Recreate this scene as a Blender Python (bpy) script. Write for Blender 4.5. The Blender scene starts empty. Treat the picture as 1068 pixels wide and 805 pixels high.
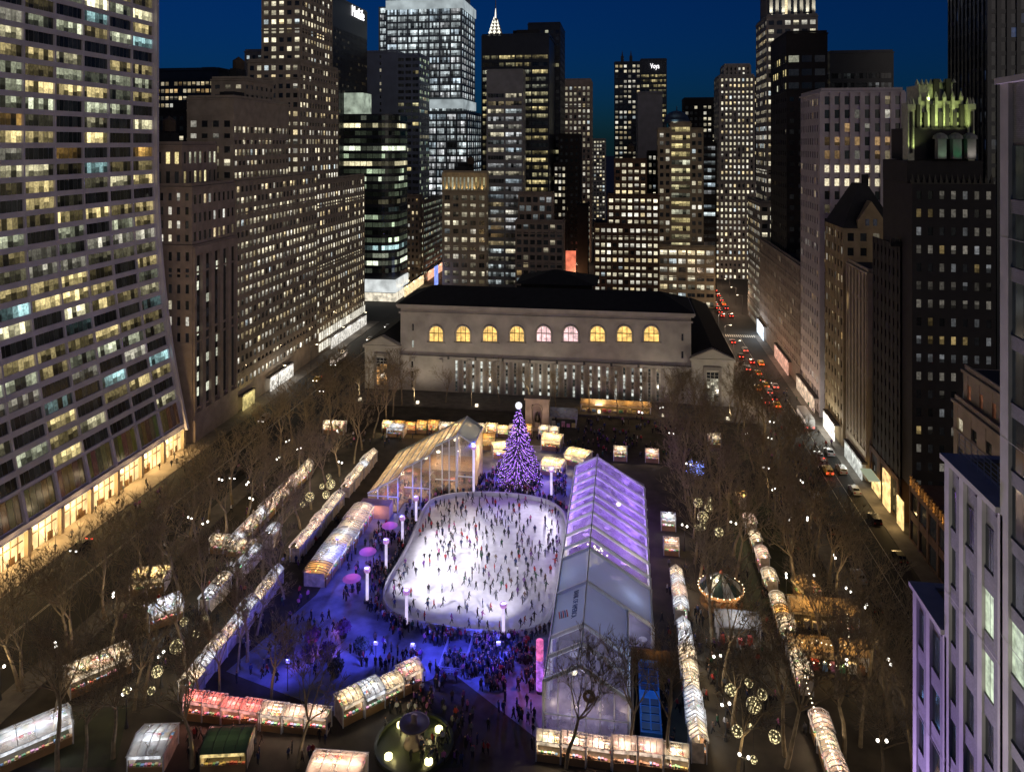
import bpy, math, random
from mathutils import Vector, Matrix, noise as mnoise
R = math.radians
rnd = random.Random(11)
scene = bpy.context.scene
C = scene.collection

# ------------------------------------------------------------ measured camera
TH = R(8.46); CT, ST = math.cos(TH), math.sin(TH); FPX = 780.0; HC = 82.0; HY = 150.0
def ratio(px):
    a = (px - 534) / FPX
    return (a * CT - ST) / (a * ST + CT)
def yx(px, X): return X / ratio(px)                  # Y on a street wall X = const
def xy(px, Y): return Y * ratio(px)                  # X on a frontal wall Y = const
def dep(X, Y): return -ST * X + CT * Y
def zt(py, X, Y): return HC - (py - HY) * dep(X, Y) / FPX
def G(px, py, z=0.0):                                # point of the plane at height z
    d = FPX * (HC - z) / (py - HY); l = (px - 534) / FPX * d
    return (l * CT - d * ST, l * ST + d * CT)
def proj(p):
    d = dep(p[0], p[1])
    if d < 1: return None
    l = CT * p[0] + ST * p[1]
    return (534 + FPX * l / d, HY + FPX * (HC - p[2]) / d, d)

# ------------------------------------------------------------ mesh builder
class MB:
    def __init__(self): self.v = []; self.f = []; self.m = []; self.lit = []
    def quad(self, pts, mi=0, lit=(0, 0, 0)):
        b = len(self.v); self.v += [tuple(p) for p in pts]; self.f.append(tuple(range(b, b + len(pts)))); self.m.append(mi); self.lit.append(lit)
    def box(self, x0, x1, y0, y1, z0, z1, mi=0):
        b = len(self.v)
        self.v += [(x0,y0,z0),(x1,y0,z0),(x1,y1,z0),(x0,y1,z0),(x0,y0,z1),(x1,y0,z1),(x1,y1,z1),(x0,y1,z1)]
        for q in ((0,3,2,1),(4,5,6,7),(0,1,5,4),(1,2,6,5),(2,3,7,6),(3,0,4,7)):
            self.f.append(tuple(b+i for i in q)); self.m.append(mi); self.lit.append((0,0,0))
    def obox(self, o, u, n, u0, u1, z0, z1, d0, d1, mi=0):
        b = len(self.v)
        def P(a, d, z): return (o[0]+u[0]*a+n[0]*d, o[1]+u[1]*a+n[1]*d, z)
        self.v += [P(u0,d1,z0),P(u1,d1,z0),P(u1,d0,z0),P(u0,d0,z0),P(u0,d1,z1),P(u1,d1,z1),P(u1,d0,z1),P(u0,d0,z1)]
        for q in ((0,3,2,1),(4,5,6,7),(0,1,5,4),(1,2,6,5),(2,3,7,6),(3,0,4,7)):
            self.f.append(tuple(b+i for i in q)); self.m.append(mi); self.lit.append((0,0,0))
    def prism(self, poly, z0, z1, mi=0):
        b = len(self.v); n = len(poly)
        self.v += [(p[0],p[1],z0) for p in poly] + [(p[0],p[1],z1) for p in poly]
        self.f.append(tuple(b+n-1-i for i in range(n))); self.f.append(tuple(b+n+i for i in range(n)))
        self.m += [mi, mi]; self.lit += [(0,0,0)]*2
        for i in range(n):
            j = (i+1) % n
            self.f.append((b+i, b+j, b+n+j, b+n+i)); self.m.append(mi); self.lit.append((0,0,0))
    def tube(self, p, q, r0, r1, n=5, mi=0, cap=False):
        p = Vector(p); q = Vector(q); d = q - p
        if d.length < 1e-6: return
        d.normalize(); a = d.orthogonal().normalized(); c = d.cross(a); b = len(self.v)
        for o, r in ((p, r0), (q, r1)):
            for i in range(n):
                t = 2*math.pi*i/n; w = o + a*(r*math.cos(t)) + c*(r*math.sin(t)); self.v.append(tuple(w))
        for i in range(n):
            j = (i+1) % n
            self.f.append((b+i, b+j, b+n+j, b+n+i)); self.m.append(mi); self.lit.append((0,0,0))
        if cap:
            self.f.append(tuple(b+n-1-i for i in range(n))); self.f.append(tuple(b+n+i for i in range(n))); self.m += [mi]*2; self.lit += [(0,0,0)]*2
    def lathe(self, prof, c=(0,0,0), n=16, mi=0, sc=(1,1)):
        b = len(self.v); k = len(prof)
        for r, z in prof:
            for i in range(n):
                t = 2*math.pi*i/n
                self.v.append((c[0]+r*math.cos(t)*sc[0], c[1]+r*math.sin(t)*sc[1], c[2]+z))
        for a in range(k-1):
            for i in range(n):
                j = (i+1) % n
                self.f.append((b+a*n+i, b+a*n+j, b+(a+1)*n+j, b+(a+1)*n+i)); self.m.append(mi if not callable(mi) else mi(a, i)); self.lit.append((0,0,0))
    def mesh(self, name, mats, attr=False, smooth=False):
        me = bpy.data.meshes.new(name); me.from_pydata(self.v, [], self.f)
        for m in (mats if isinstance(mats, (list, tuple)) else [mats]): me.materials.append(m)
        me.polygons.foreach_set('material_index', self.m)
        if smooth: me.polygons.foreach_set('use_smooth', [True]*len(self.f))
        if attr:
            at = me.attributes.new('lit', 'FLOAT_COLOR', 'CORNER'); buf = []
            for f, l in zip(self.f, self.lit): buf += [l[0], l[1], l[2], 1.0]*len(f)
            at.data.foreach_set('color', buf)
        me.update(); return me
    def obj(self, name, mats, parent=None, attr=False, smooth=False):
        return link(name, self.mesh(name, mats, attr, smooth), parent)

def link(name, data, parent=None):
    o = bpy.data.objects.new(name, data); C.objects.link(o)
    if parent is not None: o.parent = parent
    return o
LABELS = {}
def tag(o, label, cat, group=None):
    LABELS.setdefault(label, []).append(o.name)
    o['label'] = label; o['category'] = cat
    if group: o['group'] = group
    return o
def thing(name, label, cat, loc=(0,0,0), rz=0.0, group=None):
    o = bpy.data.objects.new(name, None); C.objects.link(o); o.location = loc; o.rotation_euler = (0,0,rz)
    o.empty_display_size = .2
    return tag(o, label, cat, group)
def struct(o): o['kind'] = 'structure'; return o
def stuff(o): o['kind'] = 'stuff'; return o
KIDS = {}
def reg(root):
    KIDS[root.name] = {}
    for o in list(C.objects):
        if o.parent is not None: pass
    return root
def dup(root, kids, loc, rz, label, cat, group=None, scale=None):
    """copy of a thing; kids = [(child, [grandchildren])]"""
    r = root.copy(); C.objects.link(r); r.location = loc; r.rotation_euler = (0,0,rz)
    if scale: r.scale = scale
    tag(r, label, cat, group)
    for ch, gk in kids:
        c = ch.copy(); C.objects.link(c); c.parent = r
        for g in gk:
            d = g.copy(); C.objects.link(d); d.parent = c
    return r
ORD = 'first second third fourth fifth sixth seventh eighth ninth tenth eleventh twelfth thirteenth fourteenth fifteenth sixteenth seventeenth eighteenth nineteenth twentieth'.split()
TENS = {20:'twenty', 30:'thirty', 40:'forty'}
def ordw(i):                                            # 0-based
    n = i + 1
    if n <= 20: return ORD[n-1]
    if n == 30: return 'thirtieth'
    if n == 40: return 'fortieth'
    return TENS[n//10*10] + '-' + ORD[n % 10 - 1]
def inpoly(x, y, poly):
    c = False; j = len(poly)-1
    for i in range(len(poly)):
        a, b = poly[i], poly[j]
        if (a[1] > y) != (b[1] > y) and x < (b[0]-a[0])*(y-a[1])/(b[1]-a[1])+a[0]: c = not c
        j = i
    return c

# ------------------------------------------------------------ materials
MATS = {}
def mat(name, col, rough=.8, nscale=.35, namt=.35, metal=0.0, bump=0.0, spec=None, objcol=False, brick=None):
    if name in MATS: return MATS[name]
    m = bpy.data.materials.new(name); m.use_nodes = True; nt = m.node_tree; N = nt.nodes; L = nt.links
    b = N['Principled BSDF']; b.inputs['Roughness'].default_value = rough; b.inputs['Metallic'].default_value = metal
    if spec is not None: b.inputs['Specular IOR Level'].default_value = spec
    geo = N.new('ShaderNodeNewGeometry'); nz = N.new('ShaderNodeTexNoise'); nz.inputs['Scale'].default_value = nscale; nz.inputs['Detail'].default_value = 6
    L.new(geo.outputs['Position'], nz.inputs['Vector'])
    mr = N.new('ShaderNodeMapRange'); mr.inputs['From Min'].default_value = .25; mr.inputs['From Max'].default_value = .75
    mr.inputs['To Min'].default_value = 1-namt; mr.inputs['To Max'].default_value = 1+namt
    L.new(nz.outputs['Fac'], mr.inputs['Value'])
    mx = N.new('ShaderNodeVectorMath'); mx.operation = 'SCALE'; mx.inputs[0].default_value = col[:3]
    if objcol:
        oi = N.new('ShaderNodeObjectInfo'); L.new(oi.outputs['Color'], mx.inputs[0])
    if brick:
        bt = N.new('ShaderNodeTexBrick'); bt.inputs['Scale'].default_value = brick
        bt.inputs['Color1'].default_value = (*col, 1); bt.inputs['Color2'].default_value = (*[c*.8 for c in col], 1); bt.inputs['Mortar'].default_value = (*[c*.6 for c in col], 1)
        sp = N.new('ShaderNodeSeparateXYZ'); L.new(geo.outputs['Position'], sp.inputs[0]); ad = N.new('ShaderNodeMath'); L.new(sp.outputs['X'], ad.inputs[0]); L.new(sp.outputs['Y'], ad.inputs[1])
        cb = N.new('ShaderNodeCombineXYZ'); L.new(ad.outputs[0], cb.inputs['X']); L.new(sp.outputs['Z'], cb.inputs['Y']); L.new(cb.outputs[0], bt.inputs['Vector'])
        L.new(bt.outputs['Color'], mx.inputs[0])
    L.new(mr.outputs['Result'], mx.inputs['Scale']); L.new(mx.outputs[0], b.inputs['Base Color'])
    if bump:
        bp = N.new('ShaderNodeBump'); bp.inputs['Strength'].default_value = bump; n2 = N.new('ShaderNodeTexNoise'); n2.inputs['Scale'].default_value = nscale*12
        L.new(geo.outputs['Position'], n2.inputs['Vector']); L.new(n2.outputs['Fac'], bp.inputs['Height']); L.new(bp.outputs['Normal'], b.inputs['Normal'])
    MATS[name] = m; return m
def emit(name, col, s, nscale=0, lo=.5, hi=1.3, sample=False, base=.1):
    if name in MATS: return MATS[name]
    m = bpy.data.materials.new(name); m.use_nodes = True; N = m.node_tree.nodes; L = m.node_tree.links; b = N['Principled BSDF']
    b.inputs['Base Color'].default_value = (base, base, base, 1); b.inputs['Roughness'].default_value = .4
    b.inputs['Emission Color'].default_value = (*col, 1); b.inputs['Emission Strength'].default_value = s
    if nscale:
        geo = N.new('ShaderNodeNewGeometry'); nz = N.new('ShaderNodeTexNoise'); nz.inputs['Scale'].default_value = nscale; nz.inputs['Detail'].default_value = 3
        mr = N.new('ShaderNodeMapRange'); mr.inputs['From Min'].default_value = .3; mr.inputs['From Max'].default_value = .7; mr.inputs['To Min'].default_value = lo*s; mr.inputs['To Max'].default_value = hi*s
        L.new(geo.outputs['Position'], nz.inputs['Vector']); L.new(nz.outputs['Fac'], mr.inputs['Value']); L.new(mr.outputs['Result'], b.inputs['Emission Strength'])
    if not sample: m.cycles.emission_sampling = 'NONE'
    MATS[name] = m; return m
def window_mat():
    m = bpy.data.materials.new('window_glass'); m.use_nodes = True; N = m.node_tree.nodes; L = m.node_tree.links; b = N['Principled BSDF']
    b.inputs['Base Color'].default_value = (.006, .007, .009, 1); b.inputs['Roughness'].default_value = .12
    at = N.new('ShaderNodeAttribute'); at.attribute_name = 'lit'; L.new(at.outputs['Color'], b.inputs['Emission Color'])
    geo = N.new('ShaderNodeNewGeometry'); nz = N.new('ShaderNodeTexNoise'); nz.inputs['Scale'].default_value = 1.7; nz.inputs['Detail'].default_value = 3; nz.inputs['Roughness'].default_value = .6
    mr = N.new('ShaderNodeMapRange'); mr.inputs['From Min'].default_value = .36; mr.inputs['From Max'].default_value = .62; mr.inputs['To Min'].default_value = .6; mr.inputs['To Max'].default_value = 1.3
    L.new(geo.outputs['Position'], nz.inputs['Vector']); L.new(nz.outputs['Fac'], mr.inputs['Value']); L.new(mr.outputs['Result'], b.inputs['Emission Strength'])
    m.cycles.emission_sampling = 'NONE'; return m
GLASS = window_mat()
def vinyl(name, col, transp, transl=.6, grain=.25):
    """tent sheet: partly see-through, partly translucent"""
    if name in MATS: return MATS[name]
    m = bpy.data.materials.new(name); m.use_nodes = True; N = m.node_tree.nodes; L = m.node_tree.links; N.remove(N['Principled BSDF']); out = N['Material Output']
    tp = N.new('ShaderNodeBsdfTransparent'); tl = N.new('ShaderNodeBsdfTranslucent'); df = N.new('ShaderNodeBsdfDiffuse')
    geo = N.new('ShaderNodeNewGeometry'); nz = N.new('ShaderNodeTexNoise'); nz.inputs['Scale'].default_value = .5; nz.inputs['Detail'].default_value = 5; L.new(geo.outputs['Position'], nz.inputs['Vector'])
    for s in (tl, df): s.inputs['Color'].default_value = (*col, 1)
    m1 = N.new('ShaderNodeMixShader'); m1.inputs['Fac'].default_value = 1-transl; L.new(tl.outputs[0], m1.inputs[1]); L.new(df.outputs[0], m1.inputs[2])
    mr = N.new('ShaderNodeMapRange'); mr.inputs['From Min'].default_value = .3; mr.inputs['From Max'].default_value = .7; mr.inputs['To Min'].default_value = transp-grain*transp; mr.inputs['To Max'].default_value = min(1, transp+grain*transp)
    L.new(nz.outputs['Fac'], mr.inputs['Value'])
    m2 = N.new('ShaderNodeMixShader'); L.new(mr.outputs['Result'], m2.inputs['Fac']); L.new(m1.outputs[0], m2.inputs[1]); L.new(tp.outputs[0], m2.inputs[2])
    gl = N.new('ShaderNodeBsdfGlossy'); gl.inputs['Roughness'].default_value = .25; gl.inputs['Color'].default_value = (.8,.8,.85,1)
    m3 = N.new('ShaderNodeMixShader'); m3.inputs['Fac'].default_value = .06; L.new(m2.outputs[0], m3.inputs[1]); L.new(gl.outputs[0], m3.inputs[2]); L.new(m3.outputs[0], out.inputs['Surface'])
    MATS[name] = m; return m

M_ASPH = mat('asphalt', (.030,.028,.025), .85, .12, .4, bump=.1)
M_SIDE = mat('sidewalk_concrete', (.13,.115,.10), .85, .5, .35)
M_GRAV = mat('park_gravel', (.062,.052,.038), .95, .3, .5, bump=.2)
M_LAWN = mat('winter_lawn', (.045,.05,.025), .95, .4, .5)
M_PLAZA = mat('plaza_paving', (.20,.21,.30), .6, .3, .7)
M_LINE = mat('road_paint', (.55,.5,.4), .7, 1.5, .3)
M_STEEL = mat('painted_steel', (.55,.55,.57), .45, .8, .15)
M_DKST = mat('dark_steel', (.05,.05,.05), .5, .8, .2)
M_ROOF = mat('dark_roofing', (.02,.02,.021), .9, .3, .4)
M_BARK = mat('plane_bark', (.26,.205,.125), .9, 1.2, .45)
M_WOOD = mat('timber', (.16,.09,.04), .8, 1.0, .4)

def light_point(loc, col, w, r=.25, parent=None, name='lamp_light'):
    d = bpy.data.lights.new(name, 'POINT'); d.energy = w; d.color = col; d.shadow_soft_size = r
    o = link(name, d, parent); o.location = loc; return o
def light_spot(loc, target, col, w, ang=70, blend=.6, r=.3, parent=None, name='flood_light'):
    d = bpy.data.lights.new(name, 'SPOT'); d.energy = w; d.color = col; d.shadow_soft_size = r; d.spot_size = R(ang); d.spot_blend = blend
    o = link(name, d, parent); o.location = loc
    o.rotation_euler = (Vector(target)-Vector(loc)).to_track_quat('-Z', 'Y').to_euler(); return o
def text_mesh(body, size, depth=.05):
    cu = bpy.data.curves.new('lettering', 'FONT'); cu.body = body; cu.size = size; cu.extrude = depth; cu.align_x = 'CENTER'; cu.align_y = 'CENTER'; cu.resolution_u = 2
    o = bpy.data.objects.new('lettering', cu); C.objects.link(o); dg = bpy.context.evaluated_depsgraph_get()
    me = bpy.data.meshes.new_from_object(o.evaluated_get(dg)); bpy.data.objects.remove(o); return me

# ------------------------------------------------------------ camera, sky, sun
cam = bpy.data.cameras.new('camera'); co = link('camera', cam); scene.camera = co
cam.sensor_width = 36; cam.lens = FPX/1068*36; cam.shift_y = -(402.5-HY)/1068; cam.clip_end = 6000; cam.clip_start = .5
co.location = (0,0,HC); co.rotation_euler = (R(90), 0, TH)
w = bpy.data.worlds.new('World'); scene.world = w; w.use_nodes = True; WN = w.node_tree.nodes; WL = w.node_tree.links
SUN_EL, SUN_DIR = R(16), Vector((.62, -.78, 0)).normalized()
sky = WN.new('ShaderNodeTexSky'); sky.sky_type = 'NISHITA'; sky.sun_disc = False; sky.sun_elevation = R(4.0); sky.sun_rotation = math.atan2(SUN_DIR.x, SUN_DIR.y)
sky.altitude = 0; sky.air_density = 1.0; sky.dust_density = .3; sky.ozone_density = 6.0
tint = WN.new('ShaderNodeVectorMath'); tint.operation = 'MULTIPLY'; tint.inputs[1].default_value = (.13, .50, .95)
WL.new(sky.outputs[0], tint.inputs[0]); WL.new(tint.outputs[0], WN['Background'].inputs['Color']); WN['Background'].inputs['Strength'].default_value = .042
sd = bpy.data.lights.new('sun', 'SUN'); sd.energy = .37; sd.angle = R(50); sd.color = (1.0, .82, .64)
so = link('sun', sd); so.rotation_euler = (-(SUN_DIR*math.cos(SUN_EL)+Vector((0,0,math.sin(SUN_EL))))).to_track_quat('-Z','Y').to_euler()
vs = scene.view_settings; vs.view_transform = 'Standard'; vs.look = 'None'; vs.exposure = 0; vs.gamma = 1; vs.use_curve_mapping = False
cy = scene.cycles; cy.use_denoising = True; cy.max_bounces = 6; cy.diffuse_bounces = 2; cy.glossy_bounces = 2; cy.transmission_bounces = 4; cy.transparent_max_bounces = 12
cy.sample_clamp_indirect = 4; cy.use_adaptive_sampling = True; cy.adaptive_threshold = .01; cy.caustics_reflective = False; cy.caustics_refractive = False
# ============================================================ BUILDINGS
WARM = [((1,.80,.46),4),((1,.88,.62),3),((1,.66,.28),1),((.95,.95,.85),1)]
WHITE = [((1,.90,.64),5),((1,.95,.80),3),((1,.80,.45),1.5),((.80,.92,.95),.4)]
YEL = [((1,.82,.38),4),((1,.9,.5),3),((.95,.95,.7),1)]
GREEN = [((.75,.95,.62),3),((.9,1,.75),3),((1,.9,.55),2),((.6,.9,.9),1)]
COOL = [((.82,.93,.95),4),((.95,.98,1),3),((.7,.85,.95),1)]
OFFICE = [((1,.80,.36),5),((.98,.90,.55),3.5),((.85,.9,.62),1.5),((1,.58,.16),1.2),((.42,.70,.70),.8),((1,.95,.75),1)]
def sc(c, k): return tuple(q*k for q in c)
def pick(rr, pal):
    t = rr.random()*sum(w for _, w in pal)
    for c, w_ in pal:
        t -= w_
        if t <= 0: return c
    return pal[0][0]

def facade(mb, panes, o, u, n, W, z0, z1, rr, bay=3.2, fl=3.6, wf=.55, hf=.55, dp=.30, ds=.24, p=.4, pal=WARM, lo=.12, hi=.9, sub=1, rowvar=.5, blank=0, base=0, mp=0, ms=0, prof=None, off=False, sill=.28, ends=True, gap=None):
    za, zb = z0+base, z1-blank
    if zb-za < fl*.8 or W < bay*.6: return
    nb = max(1, round(W/bay)); bw = W/nb; nf = max(1, round((zb-za)/fl)); fh = (zb-za)/nf
    ex = dp*.98 if ends else 0
    if prof is None: D = lambda z: 0
    else: D = prof
    def bx(u0,u1,a,b,d,mi):
        if prof is None: mb.obox(o,u,n,u0,u1,a,b,0,d,mi)
        else:
            k = len(mb.v)
            def P(q,dd,z): return (o[0]+u[0]*q+n[0]*(dd+D(z)), o[1]+u[1]*q+n[1]*(dd+D(z)), z)
            mb.v += [P(u0,d,a),P(u1,d,a),P(u1,-.02,a),P(u0,-.02,a),P(u0,d,b),P(u1,d,b),P(u1,-.02,b),P(u0,-.02,b)]
            for q in ((0,3,2,1),(4,5,6,7),(0,1,5,4),(1,2,6,5),(2,3,7,6),(3,0,4,7)):
                mb.f.append(tuple(k+i for i in q)); mb.m.append(mi); mb.lit.append((0,0,0))
    pw = bw*(1-wf)
    for i in range(nb+1):
        a, b = i*bw-pw/2, i*bw+pw/2
        if i == 0: a = -ex
        if i == nb: b = W+ex
        if prof is None: bx(a,b,za,zb,dp,mp)
        else:
            for j in range(nf): bx(a,b,za+j*fh,za+(j+1)*fh,dp,mp)
    sh = fh*(1-hf)
    for j in range(nf+1):
        a, b = za+j*fh-sh*(1-sill)+ (0 if j else sh*(1-sill)), za+j*fh+sh*sill
        if j == nf: b = zb
        if b > zb: b = zb
        bx(-ex*.5 if ends else 0, W+(ex*.5 if ends else 0), a, b, ds, ms)
    if base > .5: mb.obox(o,u,n,-ex,W+ex,z0,za-.004,0,dp+.06,mp)
    if blank > .5: mb.obox(o,u,n,-ex,W+ex,zb+.004,z1,0,dp+.05,mp)
    for j in range(nf):
        rowp = min(.98, 1.12*p*(1-rowvar+2*rowvar*rr.random())); rowc = pick(rr, pal); rb = .75+.8*rr.random()
        for i in range(nb):
            a, b = i*bw+pw/2, (i+1)*bw-pw/2; c, d = za+j*fh+sh*sill, za+(j+1)*fh-sh*(1-sill)
            on = rr.random() < rowp; col = rowc if rr.random() < .6 else pick(rr, pal)
            br = (lo+(hi-lo)*rr.random()**1.6)*rb
            quads = []; lits = []
            for s in range(sub):
                q0, q1 = a+(b-a)*s/sub+(.05 if sub>1 else 0), a+(b-a)*(s+1)/sub-(.05 if sub>1 else 0)
                sg = br*(.25+1.2*rr.random()) if sub > 1 else br
                if sub > 1 and rr.random() < .22: sg *= .15
                lits.append(tuple(ch*sg for ch in col) if on else (lambda g: (g,g*1.0,g*1.05))(.001+.007*rr.random()**2))
                def P(q,z): return (o[0]+u[0]*q+n[0]*(.03+D(z)), o[1]+u[1]*q+n[1]*(.03+D(z)), z)
                if on and (sub > 1 or rr.random() < .55):
                    mid = c+(d-c)*rr.uniform(.35,.6); lw = rr.choice([.12,.3,.5,.8]); quads.append([P(q0,mid),P(q1,mid),P(q1,d),P(q0,d)]); quads.append([P(q0,c),P(q1,c),P(q1,mid),P(q0,mid)]); lits.append(tuple(ch*lw for ch in lits[-1]))
                else: quads.append([P(q0,c),P(q1,c),P(q1,d),P(q0,d)])
            panes.append((quads, lits))

def building(name, label, tiers, mats, cat='building', group=None, nind=100, seed=1, parapet=True, wname='window', roofmat=None):
    rr = random.Random(seed)
    t0 = tiers[0]
    loc = ((t0['x'][0]+t0['x'][1])/2, (t0['y'][0]+t0['y'][1])/2, 0)
    root = thing(name, label, cat, (0,0,0), 0, group)
    mb = MB(); panes = []; rf = MB(); tk = MB(); belt = mats in (W_BROWN,W_TAN,W_GREYT,W_BRICK,W_CREAM)
    for t in tiers:
        (x0,x1),(y0,y1),(z0,z1) = t['x'],t['y'],t['z']
        if not t.get('nocore'): mb.box(x0,x1,y0,y1,z0,z1)
        west = t.get('W'); side = t.get('S', west)
        if west: facade(mb, panes, (x0,y0), (1,0), (0,-1), x1-x0, z0, z1, rr, **west)
        if side:
            if x1 < 0: facade(mb, panes, (x1,y0), (0,1), (1,0), y1-y0, z0, z1, rr, **{**side,'ends':False})
            if x0 > 0: facade(mb, panes, (x0,y1), (0,-1), (-1,0), y1-y0, z0, z1, rr, **{**side,'ends':False})
        if parapet and not t.get('nopar'):
            e = .55
            mb.box(x0-e,x1+e,y0-e,y1+e,z1+.004,z1+.5)
            rf.box(x0+.3,x1-.3,y0+.3,y1-.3,z1+.51,z1+.62)
            ph = .9
            mb.box(x0-.1,x1+.1,y0-.1,y0+.25,z1+.63,z1+ph+.5); mb.box(x0-.1,x0+.2,y0+.26,y1,z1+.63,z1+ph+.5); mb.box(x1-.2,x1+.1,y0+.26,y1,z1+.63,z1+ph+.5)
        if belt and (z1-z0) > 24 and t.get('S', west) is not None:
            for q in (.16,.5,.86):
                zz = z0+(z1-z0)*q; mb.box(x0-.42,x1+.42,y0-.42,y1+.05,zz,zz+.55)
        if t.get('mech') and belt and rr.random() < .8:
            cx, cyy = (x0+x1)/2+rr.uniform(-.2,.2)*(x1-x0), (y0+y1)/2
            for sx in (-1,1):
                for sy in (-1,1): tk.tube((cx+sx*1.2,cyy+sy*1.2,z1+.6),(cx+sx*1.1,cyy+sy*1.1,z1+4.4),.14,.14,4)
            tk.lathe([(0,4.4),(1.9,4.4),(1.9,7.6),(0,9.0)], (cx,cyy,z1), 12)
        if t.get('mech'):
            for k in range(t['mech']):
                ww, dd = (x1-x0)*rr.uniform(.18,.35), (y1-y0)*rr.uniform(.2,.4); cx, cyy = rr.uniform(x0+ww,x1-ww), rr.uniform(y0+dd*.7,y1-dd)
                rf.box(cx-ww/2,cx+ww/2,cyy-dd/2,cyy+dd/2,z1+.63,z1+.6+rr.uniform(2.0,4.5))
    mb.obj('wall', mats, root)
    ro = rf.obj('roof', roofmat or M_ROOF, root) if rf.f else root
    if tk.f: tk.obj('water_tank', mat('tank_wood', (.07,.05,.035), .9), ro)
    add_windows(root, panes, nind, wname)
    return root
def add_windows(root, panes, nind, wname='window'):
    if not panes: return
    def score(pn):
        q = pn[0][0]; cx = sum(p[0] for p in q)/4; cyy = sum(p[1] for p in q)/4; cz = sum(p[2] for p in q)/4
        pr = proj((cx,cyy,cz))
        if pr is None or not (-5 < pr[0] < 1073 and -5 < pr[1] < 810): return 1e9
        return pr[2]
    panes.sort(key=score)
    if nind:
        ind = panes[:nind]; rest = panes[nind:]
        for qs, ls in ind:
            m = MB()
            for q, l in zip(qs, ls): m.quad(q, 0, l)
            m.obj(wname, GLASS, root, attr=True)
    else: rest = panes
    if rest:
        m = MB()
        for qs, ls in rest:
            for q, l in zip(qs, ls): m.quad(q, 0, l)
        stuff(m.obj(wname, GLASS, root, attr=True))

W_GRACE = mat('travertine', (.52,.49,.55), .75, .2, .18)
W_BROWN = mat('brown_limestone', (.27,.215,.18), .85, .4, .25)
W_TAN = mat('tan_limestone', (.30,.25,.19), .85, .4, .25)
W_GREYT = mat('grey_limestone', (.25,.23,.21), .85, .4, .25)
W_BRICK = mat('red_brown_brick', (.13,.075,.05), .9, .5, .3)
W_BLACK = mat('black_brick', (.022,.019,.018), .85, .5, .3)
W_DKGL = mat('dark_curtain_wall', (.025,.027,.032), .35, .3, .2)
W_BLGL = mat('blue_curtain_wall', (.12,.14,.20), .4, .2, .2)
W_PALE = mat('pale_concrete', (.50,.44,.45), .8, .3, .15)
W_CREAM = mat('cream_stone', (.42,.34,.23), .85, .4, .2)
W_SLAB = mat('grey_metal_panel', (.20,.20,.21), .5, .3, .2)

LX = -117.0; RX = 59.0
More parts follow.
